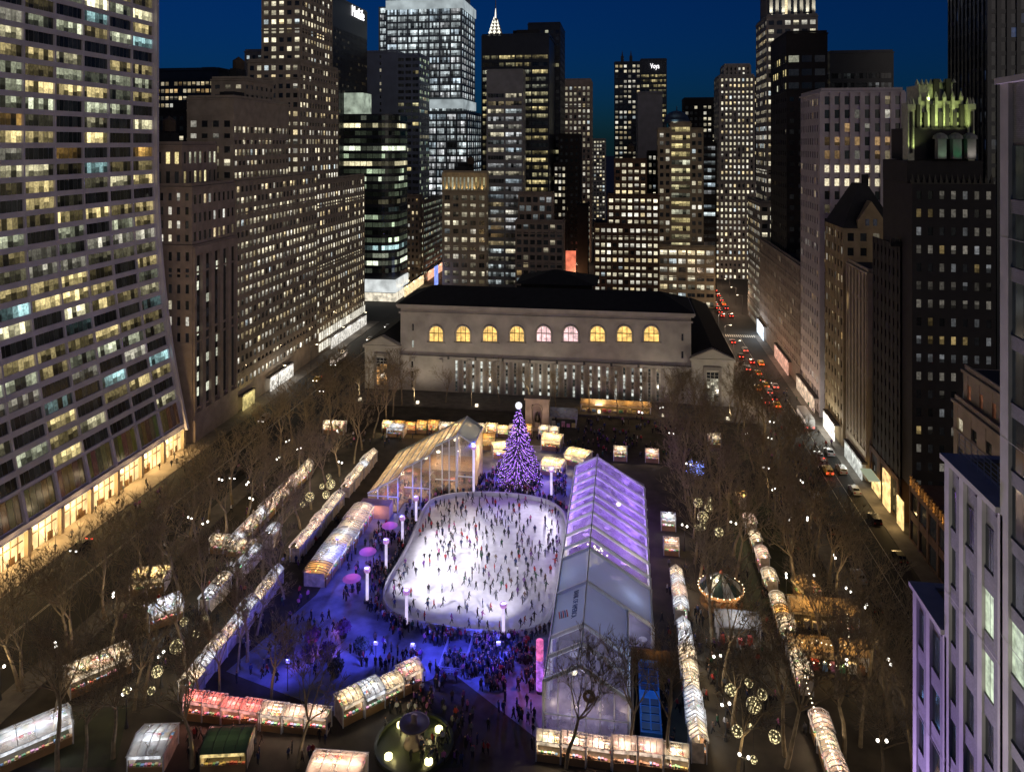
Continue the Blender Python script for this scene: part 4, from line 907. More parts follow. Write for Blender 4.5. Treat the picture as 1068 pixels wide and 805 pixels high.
# ============================================================ tents
m_vp = vinyl('purple_clear_vinyl', (.6,.6,.72), .62, .65, .7); m_vw = vinyl('white_vinyl', (.56,.66,.84), .08, .4); m_vc = vinyl('clear_vinyl', (.4,.42,.48), .80, .6); m_vg = vinyl('wall_vinyl', (.6,.6,.66), .5, .6)
m_fr = mat('white_aluminium', (.80,.86,.88), .45, .8, .1)
def pavilion():
    root = thing('rink_pavilion', 'long gabled rink pavilion glowing purple, with a white logo panel, beside the ice', 'pavilion')
    xL, xR, xr = -10.8, -5.9, 4.7; zL, zR, zr = 7.6, 10.0, 3.7; xr2 = .7; zr2 = zR-(zR-zr)*(xr2-xR)/(xr-xR)
    ys = [103.2,107.9,112.2,123.2,133.5,137.0,141.6,146.6,151.0,154.3,158.4,162.8,167.0,172.5]
    kinds = [m_vc,m_vc,m_vw,m_vw,m_vc,m_vc,m_vp,m_vp,m_vp,m_vp,m_vp,m_vp,m_vp]
    for i,(a,b_) in enumerate(zip(ys[:-1],ys[1:])):
        wide = a >= 123; X2, Z2 = (xr,zr) if wide else (xr2,zr2)
        m = MB(); g = .12
        m.quad([(xL,a+g,zL),(xR,a+g,zR),(xR,b_-g,zR),(xL,b_-g,zL)]); m.quad([(xR,a+g,zR),(X2,a+g,Z2),(X2,b_-g,Z2),(xR,b_-g,zR)])
        m.obj('roof_panel', kinds[i], root)
        w_ = MB(); w_.quad([(xL-.02,a+g,.2),(xL-.02,b_-g,.2),(xL-.02,b_-g,zL-.1),(xL-.02,a+g,zL-.1)]); w_.quad([(X2+.02,a+g,.2),(X2+.02,b_-g,.2),(X2+.02,b_-g,Z2-.1),(X2+.02,a+g,Z2-.1)]); w_.obj('side_wall', m_vg, root)
    for i, y in enumerate(ys):
        wide = y >= 123; X2, Z2 = (xr,zr) if wide else (xr2,zr2); r = .33
        m = MB()
        for p, q in (((xL,y,0),(xL,y,zL+.1)),((xL,y,zL+.1),(xR,y,zR+.12)),((xR,y,zR+.12),(X2,y,Z2+.1)),((X2,y,Z2+.1),(X2,y,0))): m.tube(p,q,r,r,5)
        m.obj('frame_arch', m_fr, root)
    m = MB()
    m.tube((xL,ys[0],zL+.15),(xL,ys[-1],zL+.15),.22,.22,5); m.tube((xR,ys[0],zR+.15),(xR,ys[-1],zR+.15),.16,.16,5); m.tube((xr,123.2,zr+.1),(xr,ys[-1],zr+.1),.22,.22,5); m.tube((xr2,ys[0],zr2+.1),(xr2,123.2,zr2+.1),.22,.22,5); m.obj('eave_beam', m_fr, root)
    # gables
    m = MB(); m.quad([(xL,ys[0]-.3,.2),(xr2,ys[0]-.3,.2),(xr2,ys[0]-.3,zr2),(xR,ys[0]-.3,zR),(xL,ys[0]-.3,zL)]); m.obj('gable_wall', vinyl('gable_vinyl', (.6,.56,.6), .5, .6, .8), root)
    m = MB(); m.quad([(xL,ys[-1]+.3,.2),(xr,ys[-1]+.3,.2),(xr,ys[-1]+.3,zr),(xR,ys[-1]+.3,zR),(xL,ys[-1]+.3,zL)]); m.obj('gable_wall', m_vp, root)
    m = MB()
    for i in range(1,6): x = xL+(xr2-xL)*i/6; m.tube((x,ys[0]-.36,0),(x,ys[0]-.36,min(zR,zL+(x-xL)*.5 if x<xR else zR-(x-xR)*.59)),.09,.09,4)
    m.tube((xL,ys[0]-.36,3.4),(xr2,ys[0]-.36,3.4),.1,.1,4); m.obj('gable_post', m_fr, root)
    m = MB(); m.lathe([(.4,-.12),(.85,-.12),(.9,.1),(.4,.12),(.4,-.12)], n=16); o = m.obj('wreath', mat('dark_wreath', (.09,.06,.04), .9), root); o.rotation_euler = (R(90),0,0); o.location = (-4.6,ys[0]-.6,6.6)
    # floor, tables, counters inside
    m = MB(); m.box(xL+.3,xr-.3,123.4,ys[-1]-.2,.02,.25); m.box(xL+.3,xr2-.3,ys[0],123.3,.02,.25); m.obj('floor', mat('grey_carpet', (.22,.2,.24), .9), root)
    rr = random.Random(5)
    for i in range(34):
        y = rr.uniform(105,171); x = rr.uniform(xL+1,(xr if y > 124 else xr2)-1); m = MB(); m.lathe([(.12,.25),(.12,1.0),(.7,1.0),(.7,1.08),(0,1.08)], (x,y,0), 10); m.obj('table', mat('white_table', (.6,.58,.6), .6), root)
    # lettering + emblem on the white panel
    sl = math.atan2(zR-zL, xR-xL)
    t = link('lettering', text_mesh('BANK OF AMERICA', 1.3, .02), root); t.data.materials.append(mat('navy_print', (.02,.06,.22), .7)); t.rotation_euler = Matrix(((0,-math.cos(sl),0),(0,0,0),(0,0,0))).to_euler() if False else (0,0,0)
    X = Vector((0,-1,0)); Yv = Vector((math.cos(sl),0,math.sin(sl))); Z = X.cross(Yv); mt = Matrix((X,Yv,Z)).transposed().to_4x4()
    f = .66; mt.translation = Vector((xL+(xR-xL)*f,118.6,zL+(zR-zL)*f+.06)); t.matrix_local = mt @ Matrix.Diagonal((.62,1,1,1))
    fl = MB()
    for i in range(5):
        a = i*.34; fl.quad([(-1.1+a*.2,-.9+a,0),(.9+a*.2,-.9+a+.35,0),(.9+a*.2,-.9+a+.57,0),(-1.1+a*.2,-.9+a+.2,0)], i%2)
    e = fl.obj('emblem', [mat('red_print', (.62,.05,.04), .7), MATS['navy_print']], root); mt2 = mt.copy(); f = .3; mt2.translation = Vector((xL+(xR-xL)*f,117,zL+(zR-zL)*f+.07)); e.matrix_local = mt2
    # real lamps inside
    pm = emit('pendant_glow', (1,.85,.6), 2.5)
    for i, y in enumerate((106,110,118,128,139,144,149,153,157,161,165,170)):
        pur = y > 141; w_ = 560 if pur else (520 if y in (139,) else 260)
        for x in ((-8,0.5) if y > 123 else (-6.5,)):
            c = (.42,.20,1.0) if pur else ((1,.82,.6) if y in (139,) else ((.75,.68,.95) if y < 112 else (.62,.7,.95)))
            light_point((x,y,3.6 if x > -1 and y>123 else 5.2), c, w_, .35, root)
    ch = MB()
    for q in range(40): a = rr.uniform(0,6.28); d_ = rr.uniform(.2,2.2); ch.lathe([(0,-.22),(.22,0),(0,.22)], (-5+d_*math.cos(a),138.5+d_*1.3*math.sin(a),6.6+rr.uniform(-.6,.6)), 5)
    ch.obj('chandelier', pm, root)
    for k,(x,y) in enumerate(((-6,134.8),(-5,136),(-3,162),(-1,158),(-7,107))):
        m = MB(); m.lathe([(0,-.4),(.4,-.25),(.55,0),(.4,.25),(0,.4)],(x,y,6.6),10); m.obj('pendant_lamp', pm, root)
    return root
pavilion()
def lodge():
    root = thing('glass_lodge', 'warm lit glass lodge with long sloping roof and stepped fronts beside the Christmas tree', 'pavilion')
    Y1 = 183.0; xr = -34.6; xR = -38.5; xL = -56.4; zR = 14.0; ze = 11.6; zL = 4.0
    zs = lambda x: zL+(zR-zL)*(x-xL)/(xR-xL)
    wv = vinyl('warm_clear_vinyl', (.72,.60,.38), .32, .7, .9)
    m_am = vinyl('grey_ridge_sheet', (.42,.5,.5), .05, .2)
    fr = [(xL,-49.5,160.5),(-49.5,-43.5,165.5),(-43.5,xR,170.5)]
    for x0,x1,y0 in fr:
        n = 3
        for i in range(n):
            a, b_ = x0+(x1-x0)*i/n, x0+(x1-x0)*(i+1)/n
            m = MB(); m.quad([(a+.1,y0,zs(a)),(b_-.1,y0,zs(b_)),(b_-.1,Y1,zs(b_)),(a+.1,Y1,zs(a))]); m.obj('roof_panel', wv, root)
            f = MB(); f.quad([(a+.1,y0-.02,.4),(b_-.1,y0-.02,.4),(b_-.1,y0-.02,zs(b_)-.2),(a+.1,y0-.02,zs(a)-.2)]); f.obj('glass_front', vinyl('front_glass', (.5,.45,.42), .72, .5), root)
            p = MB(); p.tube((b_,y0-.1,0),(b_,y0-.1,zs(b_)),.14,.14,5); p.tube((a,y0-.1,zs(a)+.05),(b_,y0-.1,zs(b_)+.05),.18,.18,5); p.tube((a,y0-.1,3.6),(b_,y0-.1,3.6),.12,.12,4); p.tube((b_,y0-.05,zs(b_)+.08),(b_,Y1,zs(b_)+.08),.12,.12,4); p.obj('frame', m_fr, root)
        q = MB(); q.quad([(x1,y0,.4),(x1,y0+5,.4),(x1,y0+5,zs(x1)-.2),(x1,y0,zs(x1)-.2)]); q.obj('glass_front', MATS['front_glass'], root)
    m = MB(); m.quad([(xR,172,zR),(xr,172,ze),(xr,Y1,ze),(xR,Y1,zR)]); m.quad([(xR-.2,Y1-1.6,zR+.05),(xr,Y1-1.6,ze+.05),(xr,Y1+.2,ze+.05),(xR,Y1+.2,zR+.05)]); m.quad([(xL,Y1-1.8,zL+.06),(xR,Y1-1.8,zR+.06),(xR,Y1+.2,zR+.06),(xL,Y1+.2,zL+.06)]); m.obj('ridge_panel', m_am, root)
    m = MB(); m.quad([(xR,171.9,.4),(xr,171.9,.4),(xr,171.9,ze),(xR,171.9,zR)]); m.obj('glass_front', MATS['front_glass'], root)
    m = MB()
    for p,q in (((xr,172,0),(xr,172,ze)),((xR,171.8,0),(xR,171.8,zR)),((xR,171.8,zR),(xr,171.8,ze)),((xR,171.8,4),(xr,171.8,4)),((xr,172,ze),(xr,Y1,ze))): m.tube(p,q,.17,.17,5)
    m.obj('frame', m_fr, root)
    m = MB(); m.quad([(xr+.02,172,.4),(xr+.02,Y1,.4),(xr+.02,Y1,ze),(xr+.02,172,ze)]); m.obj('side_wall', wv, root)
    m = MB(); m.quad([(xL-.02,160.5,.4),(xL-.02,Y1,.4),(xL-.02,Y1,zL),(xL-.02,160.5,zL)]); m.obj('side_wall', wv, root)
    m = MB(); m.box(xL,xr,172,Y1,.02,.3); m.box(xL,-43.5,165.6,171.9,.02,.3); m.box(xL,-49.5,160.6,165.5,.02,.3); m.obj('floor', mat('wood_floor', (.2,.12,.06), .7), root)
    m = MB(); m.box(-48,xr-.3,174,Y1-.5,4.0,4.25); m.obj('mezzanine', M_WOOD, root)
    rr = random.Random(6)
    for i in range(16):
        x, y = rr.uniform(-54,-36), rr.uniform(174,181); m = MB(); m.lathe([(.12,.3),(.12,1.0),(.8,1.0),(.8,1.08),(0,1.08)], (x,y,0), 10); m.obj('table', mat('dark_table', (.18,.06,.05), .6), root)
    for i in range(10):
        x, y = rr.uniform(-54,-37), rr.uniform(168 if rr.random()<.5 else 173,180)
        m = MB(); m.lathe([(0,-.35),(.35,-.2),(.5,0),(.35,.2),(0,.35)],(x,y,max(3.2,zs(x)-1.6)),8); m.obj('pendant_lamp', emit('pendant_glow', (1,.85,.6), 2.5), root)
    for x,y,z,w_ in ((-52,164,2.6,260),(-52,172,3,300),(-47,170,4.5,300),(-45,178,6.5,420),(-41,175,8.5,420),(-37,177,8,360),(-40,176,2.4,260),(-52,179,3,260)): light_point((x,y,z),(1,.76,.50),w_*2.6,.3,root)
    # low porch box in front
    m = MB(); m.box(xL-1,-50.5,157.4,160.3,.02,3.0); tagb = m.obj('porch', mat('pinkish_panel', (.45,.28,.22), .7), root)
    light_point((-53,156,2.2),(1,.5,.3),120,.3,root)
lodge()
# ============================================================ KIOSKS (market stalls)
GOODS = [(.6,.1,.08),(.7,.55,.2),(.2,.35,.6),(.75,.7,.6),(.15,.4,.2),(.7,.3,.5),(.35,.2,.12)]
m_goods = [mat('goods_%s' % n, c, .7) for n, c in zip(('red','yellow','blue','cream','green','pink','brown'), GOODS)]
m_counter = mat('counter_wood', (.3,.18,.08), .7)
ROOFV = {'gold': vinyl('roof_gold', (.78,.66,.42), .42, .75, .9), 'warm': vinyl('roof_warm', (.75,.70,.60), .6, .75, .9), 'pink': vinyl('roof_pink', (.75,.62,.56), .58, .75, .9), 'cool': vinyl('roof_cool', (.66,.70,.74), .48, .75, .9), 'amber': vinyl('roof_amber', (.7,.50,.26), .4, .75, .9), 'green': vinyl('roof_green', (.03,.06,.05), .0, .2), 'red': vinyl('roof_red', (.75,.34,.34), .4, .75, .9)}
GLOW = {'gold': (1,.76,.40), 'warm': (1,.80,.55), 'pink': (1,.74,.56), 'cool': (.92,.94,1.0), 'amber': (1,.6,.2), 'green': (1,.75,.3), 'red': (1,.42,.36)}
m_cl = {k: emit('ceiling_strip_'+k, c, 3.0) for k, c in GLOW.items()}
KP = {}
def kiosk_proto(kind, W, D, seed, arch=True):
    key = (kind, round(W,1), round(D,1), seed)
    if key in KP: return KP[key]
    rr = random.Random(seed); H = 2.7; A = .55 if arch else .9
    out = []
    m = MB()
    for x in (-W/2,W/2):
        for y in (-D/2,D/2): m.box(x-.07,x+.07,y-.07,y+.07,0,H)
    n = 6
    def zr(y): t = y/(D/2+.25); return H+A*(1-t*t) if arch else H+A*(1-abs(t))
    ys = [-(D/2+.25)+(D+.5)*i/n for i in range(n+1)]
    for x in [-W/2+W*q/4 for q in range(5)]:
        for a, b_ in zip(ys[:-1],ys[1:]): m.tube((x,a,zr(a)+.05),(x,b_,zr(b_)+.05),.06,.06,4)
    for y in (-D/2-.25, D/2+.25): m.tube((-W/2-.1,y,H),(W/2+.1,y,H),.08,.08,4)
    out.append(('frame', m.mesh('kiosk_frame', M_DKST if kind in ('green','amber') else M_STEEL)))
    m = MB()
    for a, b_ in zip(ys[:-1],ys[1:]): m.quad([(-W/2-.08,a,zr(a)),(W/2+.08,a,zr(a)),(W/2+.08,b_,zr(b_)),(-W/2-.08,b_,zr(b_))])
    out.append(('roof', m.mesh('kiosk_roof', ROOFV[kind])))
    m = MB(); m.box(-W/2+.1,W/2-.1,D/2-.16,D/2-.08,.02,H-.1); m.box(-W/2+.02,-W/2+.09,-D/2+.3,D/2-.17,.02,H-.2); m.box(W/2-.09,W/2-.02,-D/2+.3,D/2-.17,.02,H-.2)
    out.append(('back_panel', m.mesh('kiosk_back', mat('stall_panel', (.55,.47,.38), .7, 1.2, .45))))
    m = MB(); m.box(-W/2+.15,W/2-.15,-D/2+.02,-D/2+.5,.02,1.0); m.box(-W/2+.12,W/2-.12,-D/2-.08,-D/2+.55,1.0,1.06); out.append(('counter', m.mesh('kiosk_counter', m_counter)))
    m = MB()
    for z in (1.15,1.7,2.15):
        m.box(-W/2+.2,W/2-.2,D/2-.5,D/2-.17,z-.04,z,3); x = -W/2+.25
        while x < W/2-.5: ww = rr.uniform(.2,.5); m.box(x,x+ww,D/2-.46,D/2-.2,z+.002,z+rr.uniform(.15,.38),rr.randrange(7)); x += ww+.06
    x = -W/2+.25
    while x < W/2-.5: ww = rr.uniform(.2,.45); m.box(x,x+ww,-D/2+.05,-D/2+.4,1.062,1.062+rr.uniform(.08,.3),rr.randrange(7)); x += ww+.1
    out.append(('goods_shelf', m.mesh('kiosk_goods', m_goods)))
    m = MB(); m.box(-W/2+.3,W/2-.3,-.06,.06,H-.02,H+.06); out.append(('ceiling_lamp', m.mesh('kiosk_lamp', m_cl[kind])))
    m = MB(); m.box(-W/2+.2,W/2-.2,-D/2-.34,-D/2-.28,H-.32,H+.06); out.append(('sign_board', m.mesh('kiosk_sign', emit('sign_lit_'+kind, GLOW[kind], .9, 1.5, .2, 1.4))))
    KP[key] = out; return out
KL = {}
def kiosk(x, y, rz, kind, label, group=None, W=3.3, D=2.5, seed=0, pw=None, arch=True, z=0.0):
    r = thing('market_kiosk', label, 'market stall', (x,y,z), rz+rnd.gauss(0,.018), group); r.scale = (1,rnd.uniform(.88,1.12),rnd.uniform(.88,1.14))
    fr_ = None
    for nm, me in kiosk_proto(kind, W, D, seed % 4, arch):
        q = link(nm, me, fr_ if nm in ('ceiling_lamp','sign_board') else r)
        if nm == 'frame': fr_ = q
    k = KL.get(kind)
    if k is None:
        k = bpy.data.lights.new('stall_light_'+kind, 'POINT'); k.color = GLOW[kind]; k.energy = {'green':150,'gold':450,'cool':200,'red':200}.get(kind,230); k.shadow_soft_size = .3; KL[kind] = k
    for lx in ((-W*.3,0,W*.3) if W > 5 else (0,)): l = link('stall_light', k, r); l.location = (lx,-.1,2.3)
    return r
KN = {'gold':'golden','warm':'warm white','pink':'pinkish','cool':'cool white','amber':'amber','green':'dark green','red':'red and pink'}
def row(pa, pb, n, face, kinds, where, anchor, group, W=None, skip=(), D=2.0, arch=True, seed=0):
    rr = random.Random(seed+5); L = math.hypot(pb[0]-pa[0],pb[1]-pa[1]); j = 0
    for i in range(n):
        if i in skip: continue
        t = (i+.5)/n; x, y = pa[0]+(pb[0]-pa[0])*t, pa[1]+(pb[1]-pa[1])*t
        k = kinds[i % len(kinds)] if not callable(kinds) else kinds(rr)
        kiosk(x, y, face, k, '%s stall, %s from %s in the %s' % (KN[k], ordw(j), anchor, where), group, W or (L/n-.12), D, rr.randrange(4), arch=arch)
        j += 1
mix = lambda *ks: (lambda rr: rr.choice(ks))
E_, W_, S_d, N_d = R(90), R(-90), 0, R(180)        # facing +X, -X, -Y, +Y
row((-63.6,101.5),(-63.8,186),25,W_,mix('warm','warm','cool','pink'),'long row beside the blue plaza','its near corner','stalls of the long left row',seed=1,arch=False,skip=(9,10,18))
row((-77.5,139.5),(-77.2,180),12,E_,mix('warm','pink','cool','pink'),'middle row under the left trees','the near end','stalls of the middle left row',arch=False,seed=2,skip=(11,))
row((-72.4,121),(-71,146),7,W_,mix('cool','warm','cool'),'short row between two left rows','the near end','stalls of the short left row',seed=3,skip=(2,5))
row((-82,140.5),(-72.5,139),3,S_d,('warm','warm','warm'),'little crosswise row','the 42nd Street end','stalls of the crosswise left row',W=3.1,seed=4)
row((-62.0,99.3),(-50.5,99.4),4,S_d,('red','red','red','red'),'bottom row closing the plaza','its left corner','red stalls of the bottom row',W=2.85,seed=5)
row((-50.2,99.2),(-40.6,99.6),3,S_d,('pink','pink','pink'),'bottom row next to the red ones','the red stalls','pale stalls of the bottom row',W=3.15,seed=6,arch=False)
ang = math.atan2(111.2-101.2, -30.5+40)
row((-40,101.4),(-30.8,110.6),4,ang,('warm','cool','warm','pink'),'slanted row by the fountain','its lower end','stalls of the slanted row',W=3.2,D=3.0,seed=7)
row((-11.5,99.6),(8.5,99.9),6,S_d,mix('pink','warm'),'row below the rink pavilion','the fountain side','stalls below the pavilion',W=3.25,seed=8,arch=False)
row((9.9,101.5),(9.7,143),13,E_,mix('warm','pink','cool','warm'),'row right of the rink pavilion','the near end','stalls of the row beside the pavilion',arch=False,seed=9,skip=(8,))
row((26.9,98.5),(26.5,177),22,W_,mix('warm','pink','warm','amber'),'far right row under the trees','the near end','stalls of the far right row',seed=10,skip=(3,4,7,11,13,15,17,19,20))
row((-68,206),(-25,207.5),13,S_d,mix('gold','warm','gold','amber'),'bright terrace row below the library','its left end','stalls of the terrace row',W=3.1,seed=11)
row((-23.3,207.6),(-17.6,207.8),2,S_d,('warm','warm'),'gap right of the Christmas tree top','the tree','stalls behind the Christmas tree',W=2.7,seed=12)
for i,(px,py,rz,k,W,D,lab) in enumerate([
  (103,700,R(52),'warm',8.5,3.6,'long pale roofed stall glowing warm between dark trees at lower left'),
  (36,772,R(48),'cool',8.5,4.2,'biggest white roofed stall at the lower left border, half hidden by branches'),
  (171,640,R(48),'cool',5.5,3.0,'white stall with a pinkish front under the left trees, above the wire globes'),
  (157,607,R(15),'gold',6.0,4.0,'wide golden stall with a latticed roof at the kerb of 42nd Street'),
  (160,782,R(12),'cool',4.6,4.6,'white square tent with pale pink walls at the bottom left'),
  (238,782,R(10),'green',6.0,5.0,'dark green roofed pavilion with yellow lit walls near the bottom border'),
  (352,805,R(5),'pink',7.0,3.5,'stall cut by the bottom border left of the fountain'),
  (414,449,R(0),'cool',4.8,3.4,'white square stall in front of the terrace row below the library'),
  (349,447,R(0),'warm',6.0,2.6,'low warm stall standing alone at the left end of the terrace'),
  (577,487,R(-8),'gold',5.6,5.2,'golden stall with striped glowing roof immediately right of the Christmas tree'),
  (576,462,R(-4),'gold',5.2,4.4,'tall golden stall behind the one beside the Christmas tree'),
  (603,478,R(-22),'gold',5.6,4.4,'six sided golden stall right of the Christmas tree, farther from it'),
  (524,470,R(16),'gold',5.4,4.4,'golden stall half hidden behind the left side of the Christmas tree'),
  (508,462,R(10),'amber',4.4,3.6,'amber stall between the glass lodge and the Christmas tree'),
  (647,474,R(0),'warm',3.4,2.6,'small lit stall on the dark terrace right of the Christmas tree'),
  (680,476,R(0),'pink',3.4,2.4,'tiny stall farthest right on the dark terrace behind the pavilion'),
  (745,462,R(0),'warm',3.2,2.4,'little cream stall among trees below the right library wing'),
  (842,618,R(-70),'amber',4.5,3.0,'amber stall beside the restaurant tent with looping lights'),
  (697,545,R(0),'cool',3.0,2.4,'little white stall just right of the far pavilion end'),
  (700,570,R(0),'pink',3.0,2.4,'lilac stall just right of the middle of the pavilion')]):
    x, y = G(px,py,1.2); kiosk(x, y, rz, k, lab, None, W, D, i, arch=(i % 3 != 1))
def big_tent(px, py, W, D, kind, label, cat='tent', rz=0.0, H=3.0, A=1.6, closed=False, lamp=300):
    x, y = G(px,py,1.5); r = thing('market_tent', label, cat, (x,y,0), rz)
    m = MB()
    for sx in (-1,1):
        for t in range(4): m.box(sx*W/2-.09,sx*W/2+.09,-D/2+D*t/3-.09,-D/2+D*t/3+.09,0,H)
    m.tube((-W/2,-D/2,H),(W/2,-D/2,H),.1,.1,4); m.tube((-W/2,D/2,H),(W/2,D/2,H),.1,.1,4); m.obj('frame', M_STEEL, r)
    m = MB(); m.quad([(-W/2-.3,-D/2-.3,H),(W/2+.3,-D/2-.3,H),(W/2+.3,0,H+A),(-W/2-.3,0,H+A)]); m.quad([(-W/2-.3,0,H+A),(W/2+.3,0,H+A),(W/2+.3,D/2+.3,H),(-W/2-.3,D/2+.3,H)]); m.obj('roof', ROOFV[kind], r)
    m = MB(); m.box(-W/2+.1,W/2-.1,D/2-.15,D/2-.05,.05,H-.1); m.obj('back_wall', MATS['stall_panel'], r)
    m = MB(); rr = random.Random(int(px))
    x0 = -W/2+.4
    while x0 < W/2-1: ww = rr.uniform(.6,1.3); m.box(x0,x0+ww,-D/2+.2,-D/2+.9,.02,rr.uniform(.8,1.6),rr.randrange(7)); x0 += ww+.5
    m.obj('counter', m_goods, r)
    n = max(1,int(W/4))
    for i in range(n): light_point((-W/2+W*(i+.5)/n,-.3,H-.5), GLOW[kind], lamp/n, .3, r)
    return r
big_tent(769,655,6.6,4.6,'cool','white gable roofed tent with orange lit inside, in front of the carousel',lamp=170)
big_tent(858,641,10.5,4.2,'amber','amber roofed restaurant tent with red goods under looping string lights',lamp=420)
big_tent(862,684,11.5,3.2,'amber','lower golden restaurant tent in front of the looping string lights',lamp=300)
big_tent(642,424,21,5.0,'amber','long orange glowing restaurant terrace at the foot of the library, right of the stone monument',lamp=700,H=2.6,A=.8)
big_tent(588,436,7.5,6.5,'cool','pale grey blue tent beside the stone monument below the library',lamp=20)
x,y = G(565,770); 
# string lights of the restaurant
def string_lights(pts, label, col=(1,.85,.55)):
    r = thing('string_lights', label, 'string lights', (0,0,0)); wr = MB(); bl = MB()
    for a, b_ in zip(pts[:-1],pts[1:]):
        a, b_ = Vector(a), Vector(b_); n = max(4,int((b_-a).length/.75)); prev = None
        for i in range(n+1):
            t = i/n; p = a.lerp(b_,t); p.z -= 1.0*4*t*(1-t)*.5
            if prev is not None: wr.tube(prev,p,.02,.02,3)
            bl.lathe([(0,-.13),(.13,0),(0,.13)], p, 5); prev = p.copy()
    wo = wr.obj('wire', M_DKST, r); stuff(bl.obj('bulb', emit('bulb_warm', col, 4.0), wo))
P3 = lambda px,py,z: (*G(px,py,z),z)
string_lights([P3(819,655,4),P3(832,667,4),P3(852,668,5),P3(886,671,4),P3(884,640,4)],'looping string of warm bulbs between the two amber restaurant tents')
string_lights([P3(832,684,3.4),P3(860,690,3.4),P3(890,692,3.4)],'straight string of warm bulbs along the front of the lower golden tent')
string_lights([P3(838,700,5),P3(852,745,4),P3(870,790,4)],'string of warm bulbs running down beside the far right stall row')

# blue carpeted ramp beside pavilion
r = thing('blue_roofed_trailer', 'long narrow blue structure with dark square panels between the pavilion and the stall row', 'trailer', (0,0,0))
m = MB(); m.box(2.3,5.2,102.5,117,0,2.6); m.obj('body', mat('blue_sheet', (.02,.16,.50), .6, .8, .2), r)
for i in range(9):
    if i == 4: continue
    m = MB()
    for s in range(2): m.box(2.55+s*1.3,3.65+s*1.3,103+i*1.5,104.2+i*1.5,2.61,2.72)
    m.obj('roof_panel', mat('navy_panel', (.01,.03,.09), .5), r)
light_point((3.7,109.7,6.5),(.2,.45,1),260,.4,r); light_point((3.7,104,6),(.2,.45,1),120,.4,r)
r = thing('timber_fence', 'brown timber deck wall around the blue structure beside the pavilion', 'fence', (0,0,0))
m = MB(); m.box(1.2,9.0,119.6,119.9,0,2.4); m.obj('board', M_WOOD, r); m = MB(); m.box(1.3,1.5,103,119.5,0,2.2); m.obj('board', M_WOOD, r)
light_point((5,118.5,3.0),(1,.6,.15),70,.3,r)
# pink lit banner column on the pavilion's left side
r = thing('lit_column', 'hot pink glowing light column at the near left edge of the pavilion', 'light column', (*G(563,722),0))
m = MB(); m.lathe([(0,0),(.5,0),(.5,.4),(0,.4)], n=10); m.obj('base', M_DKST, r)
for i in range(5): m = MB(); m.lathe([(0,.42+i*1.5),(.55,.5+i*1.5),(.55,1.8+i*1.5),(0,1.88+i*1.5)], n=10); m.obj('lantern_tier', emit('pink_tier' if i > 2 else 'violet_tier', (1,.18,.55) if i > 2 else (.5,.15,.9), .9, 1.5, .4, 1.3), r)
light_point((-2,0,4),(1,.2,.6),300,.4,r)

# ============================================================ CHRISTMAS TREE
def xmas():
    x, y = G(541,503); H = zt(426,x,y); r = thing('christmas_tree', 'huge Christmas tree covered in purple lights with a white ball on top', 'Christmas tree', (x,y,0))
    rr = random.Random(1); m = MB(); m.tube((0,0,0),(0,0,H*.95),.45,.06,8); m.obj('trunk', M_BARK, r)
    nd = MB(); pts = []
    for lv in range(34):
        t = lv/33; z = 1.0+(H-1.2)*t; rad = 5.4*(1-t)**.9+.15; n = int(7+20*(1-t))
        for i in range(n):
            a = rr.uniform(0,6.283); rd = rad*rr.uniform(.72,1.12); tip = Vector((rd*math.cos(a),rd*math.sin(a),z-.25*rd*.5+rr.uniform(-.2,.2))); base = Vector((0,0,z+.35))
            for s in range(9):
                f = .3+.7*s/8; p = base.lerp(tip,f); sz = .28+.3*rr.random()
                for q in (-1,1):
                    d = Vector((math.cos(a+q*.9),math.sin(a+q*.9),-.25))*sz*1.5; u = Vector((rr.uniform(-1,1),rr.uniform(-1,1),rr.uniform(-.4,.8)))*.22
                    nd.quad([p,p+d*.5+u,p+d,p+d*.5-u])
                if rr.random() < .75: pts.append(p+Vector((math.cos(a),math.sin(a),.1))*.22)
    nd.obj('foliage', mat('fir_needles', (.02,.045,.03), .9, 1, .4), r)
    for nm, col, s, sel in (('purple_bulb',(.40,.13,.95),2.2,0),('lilac_bulb',(.80,.62,1.0),2.8,1)):
        b = MB()
        for i, p in enumerate(pts):
            if (i % 3 == 0) == (sel == 1):
                k = .085 if sel else .11; b.lathe([(0,-k),(k,0),(0,k)], p, 4)
        stuff(b.obj('bulb', emit(nm, col, s), r))
    m = MB(); m.lathe([(.85*math.sin(math.pi*i/8),-.85*math.cos(math.pi*i/8)) for i in range(9)], (0,0,H+.7), 14); m.obj('ball_ornament', emit('white_ball', (.9,.92,1), 1.2), r)
    for a in range(5): light_point((6.2*math.cos(a*1.256),6.2*math.sin(a*1.256),3.0+a),(.4,.15,1.0),420,.5,r)
    return r
xmas()

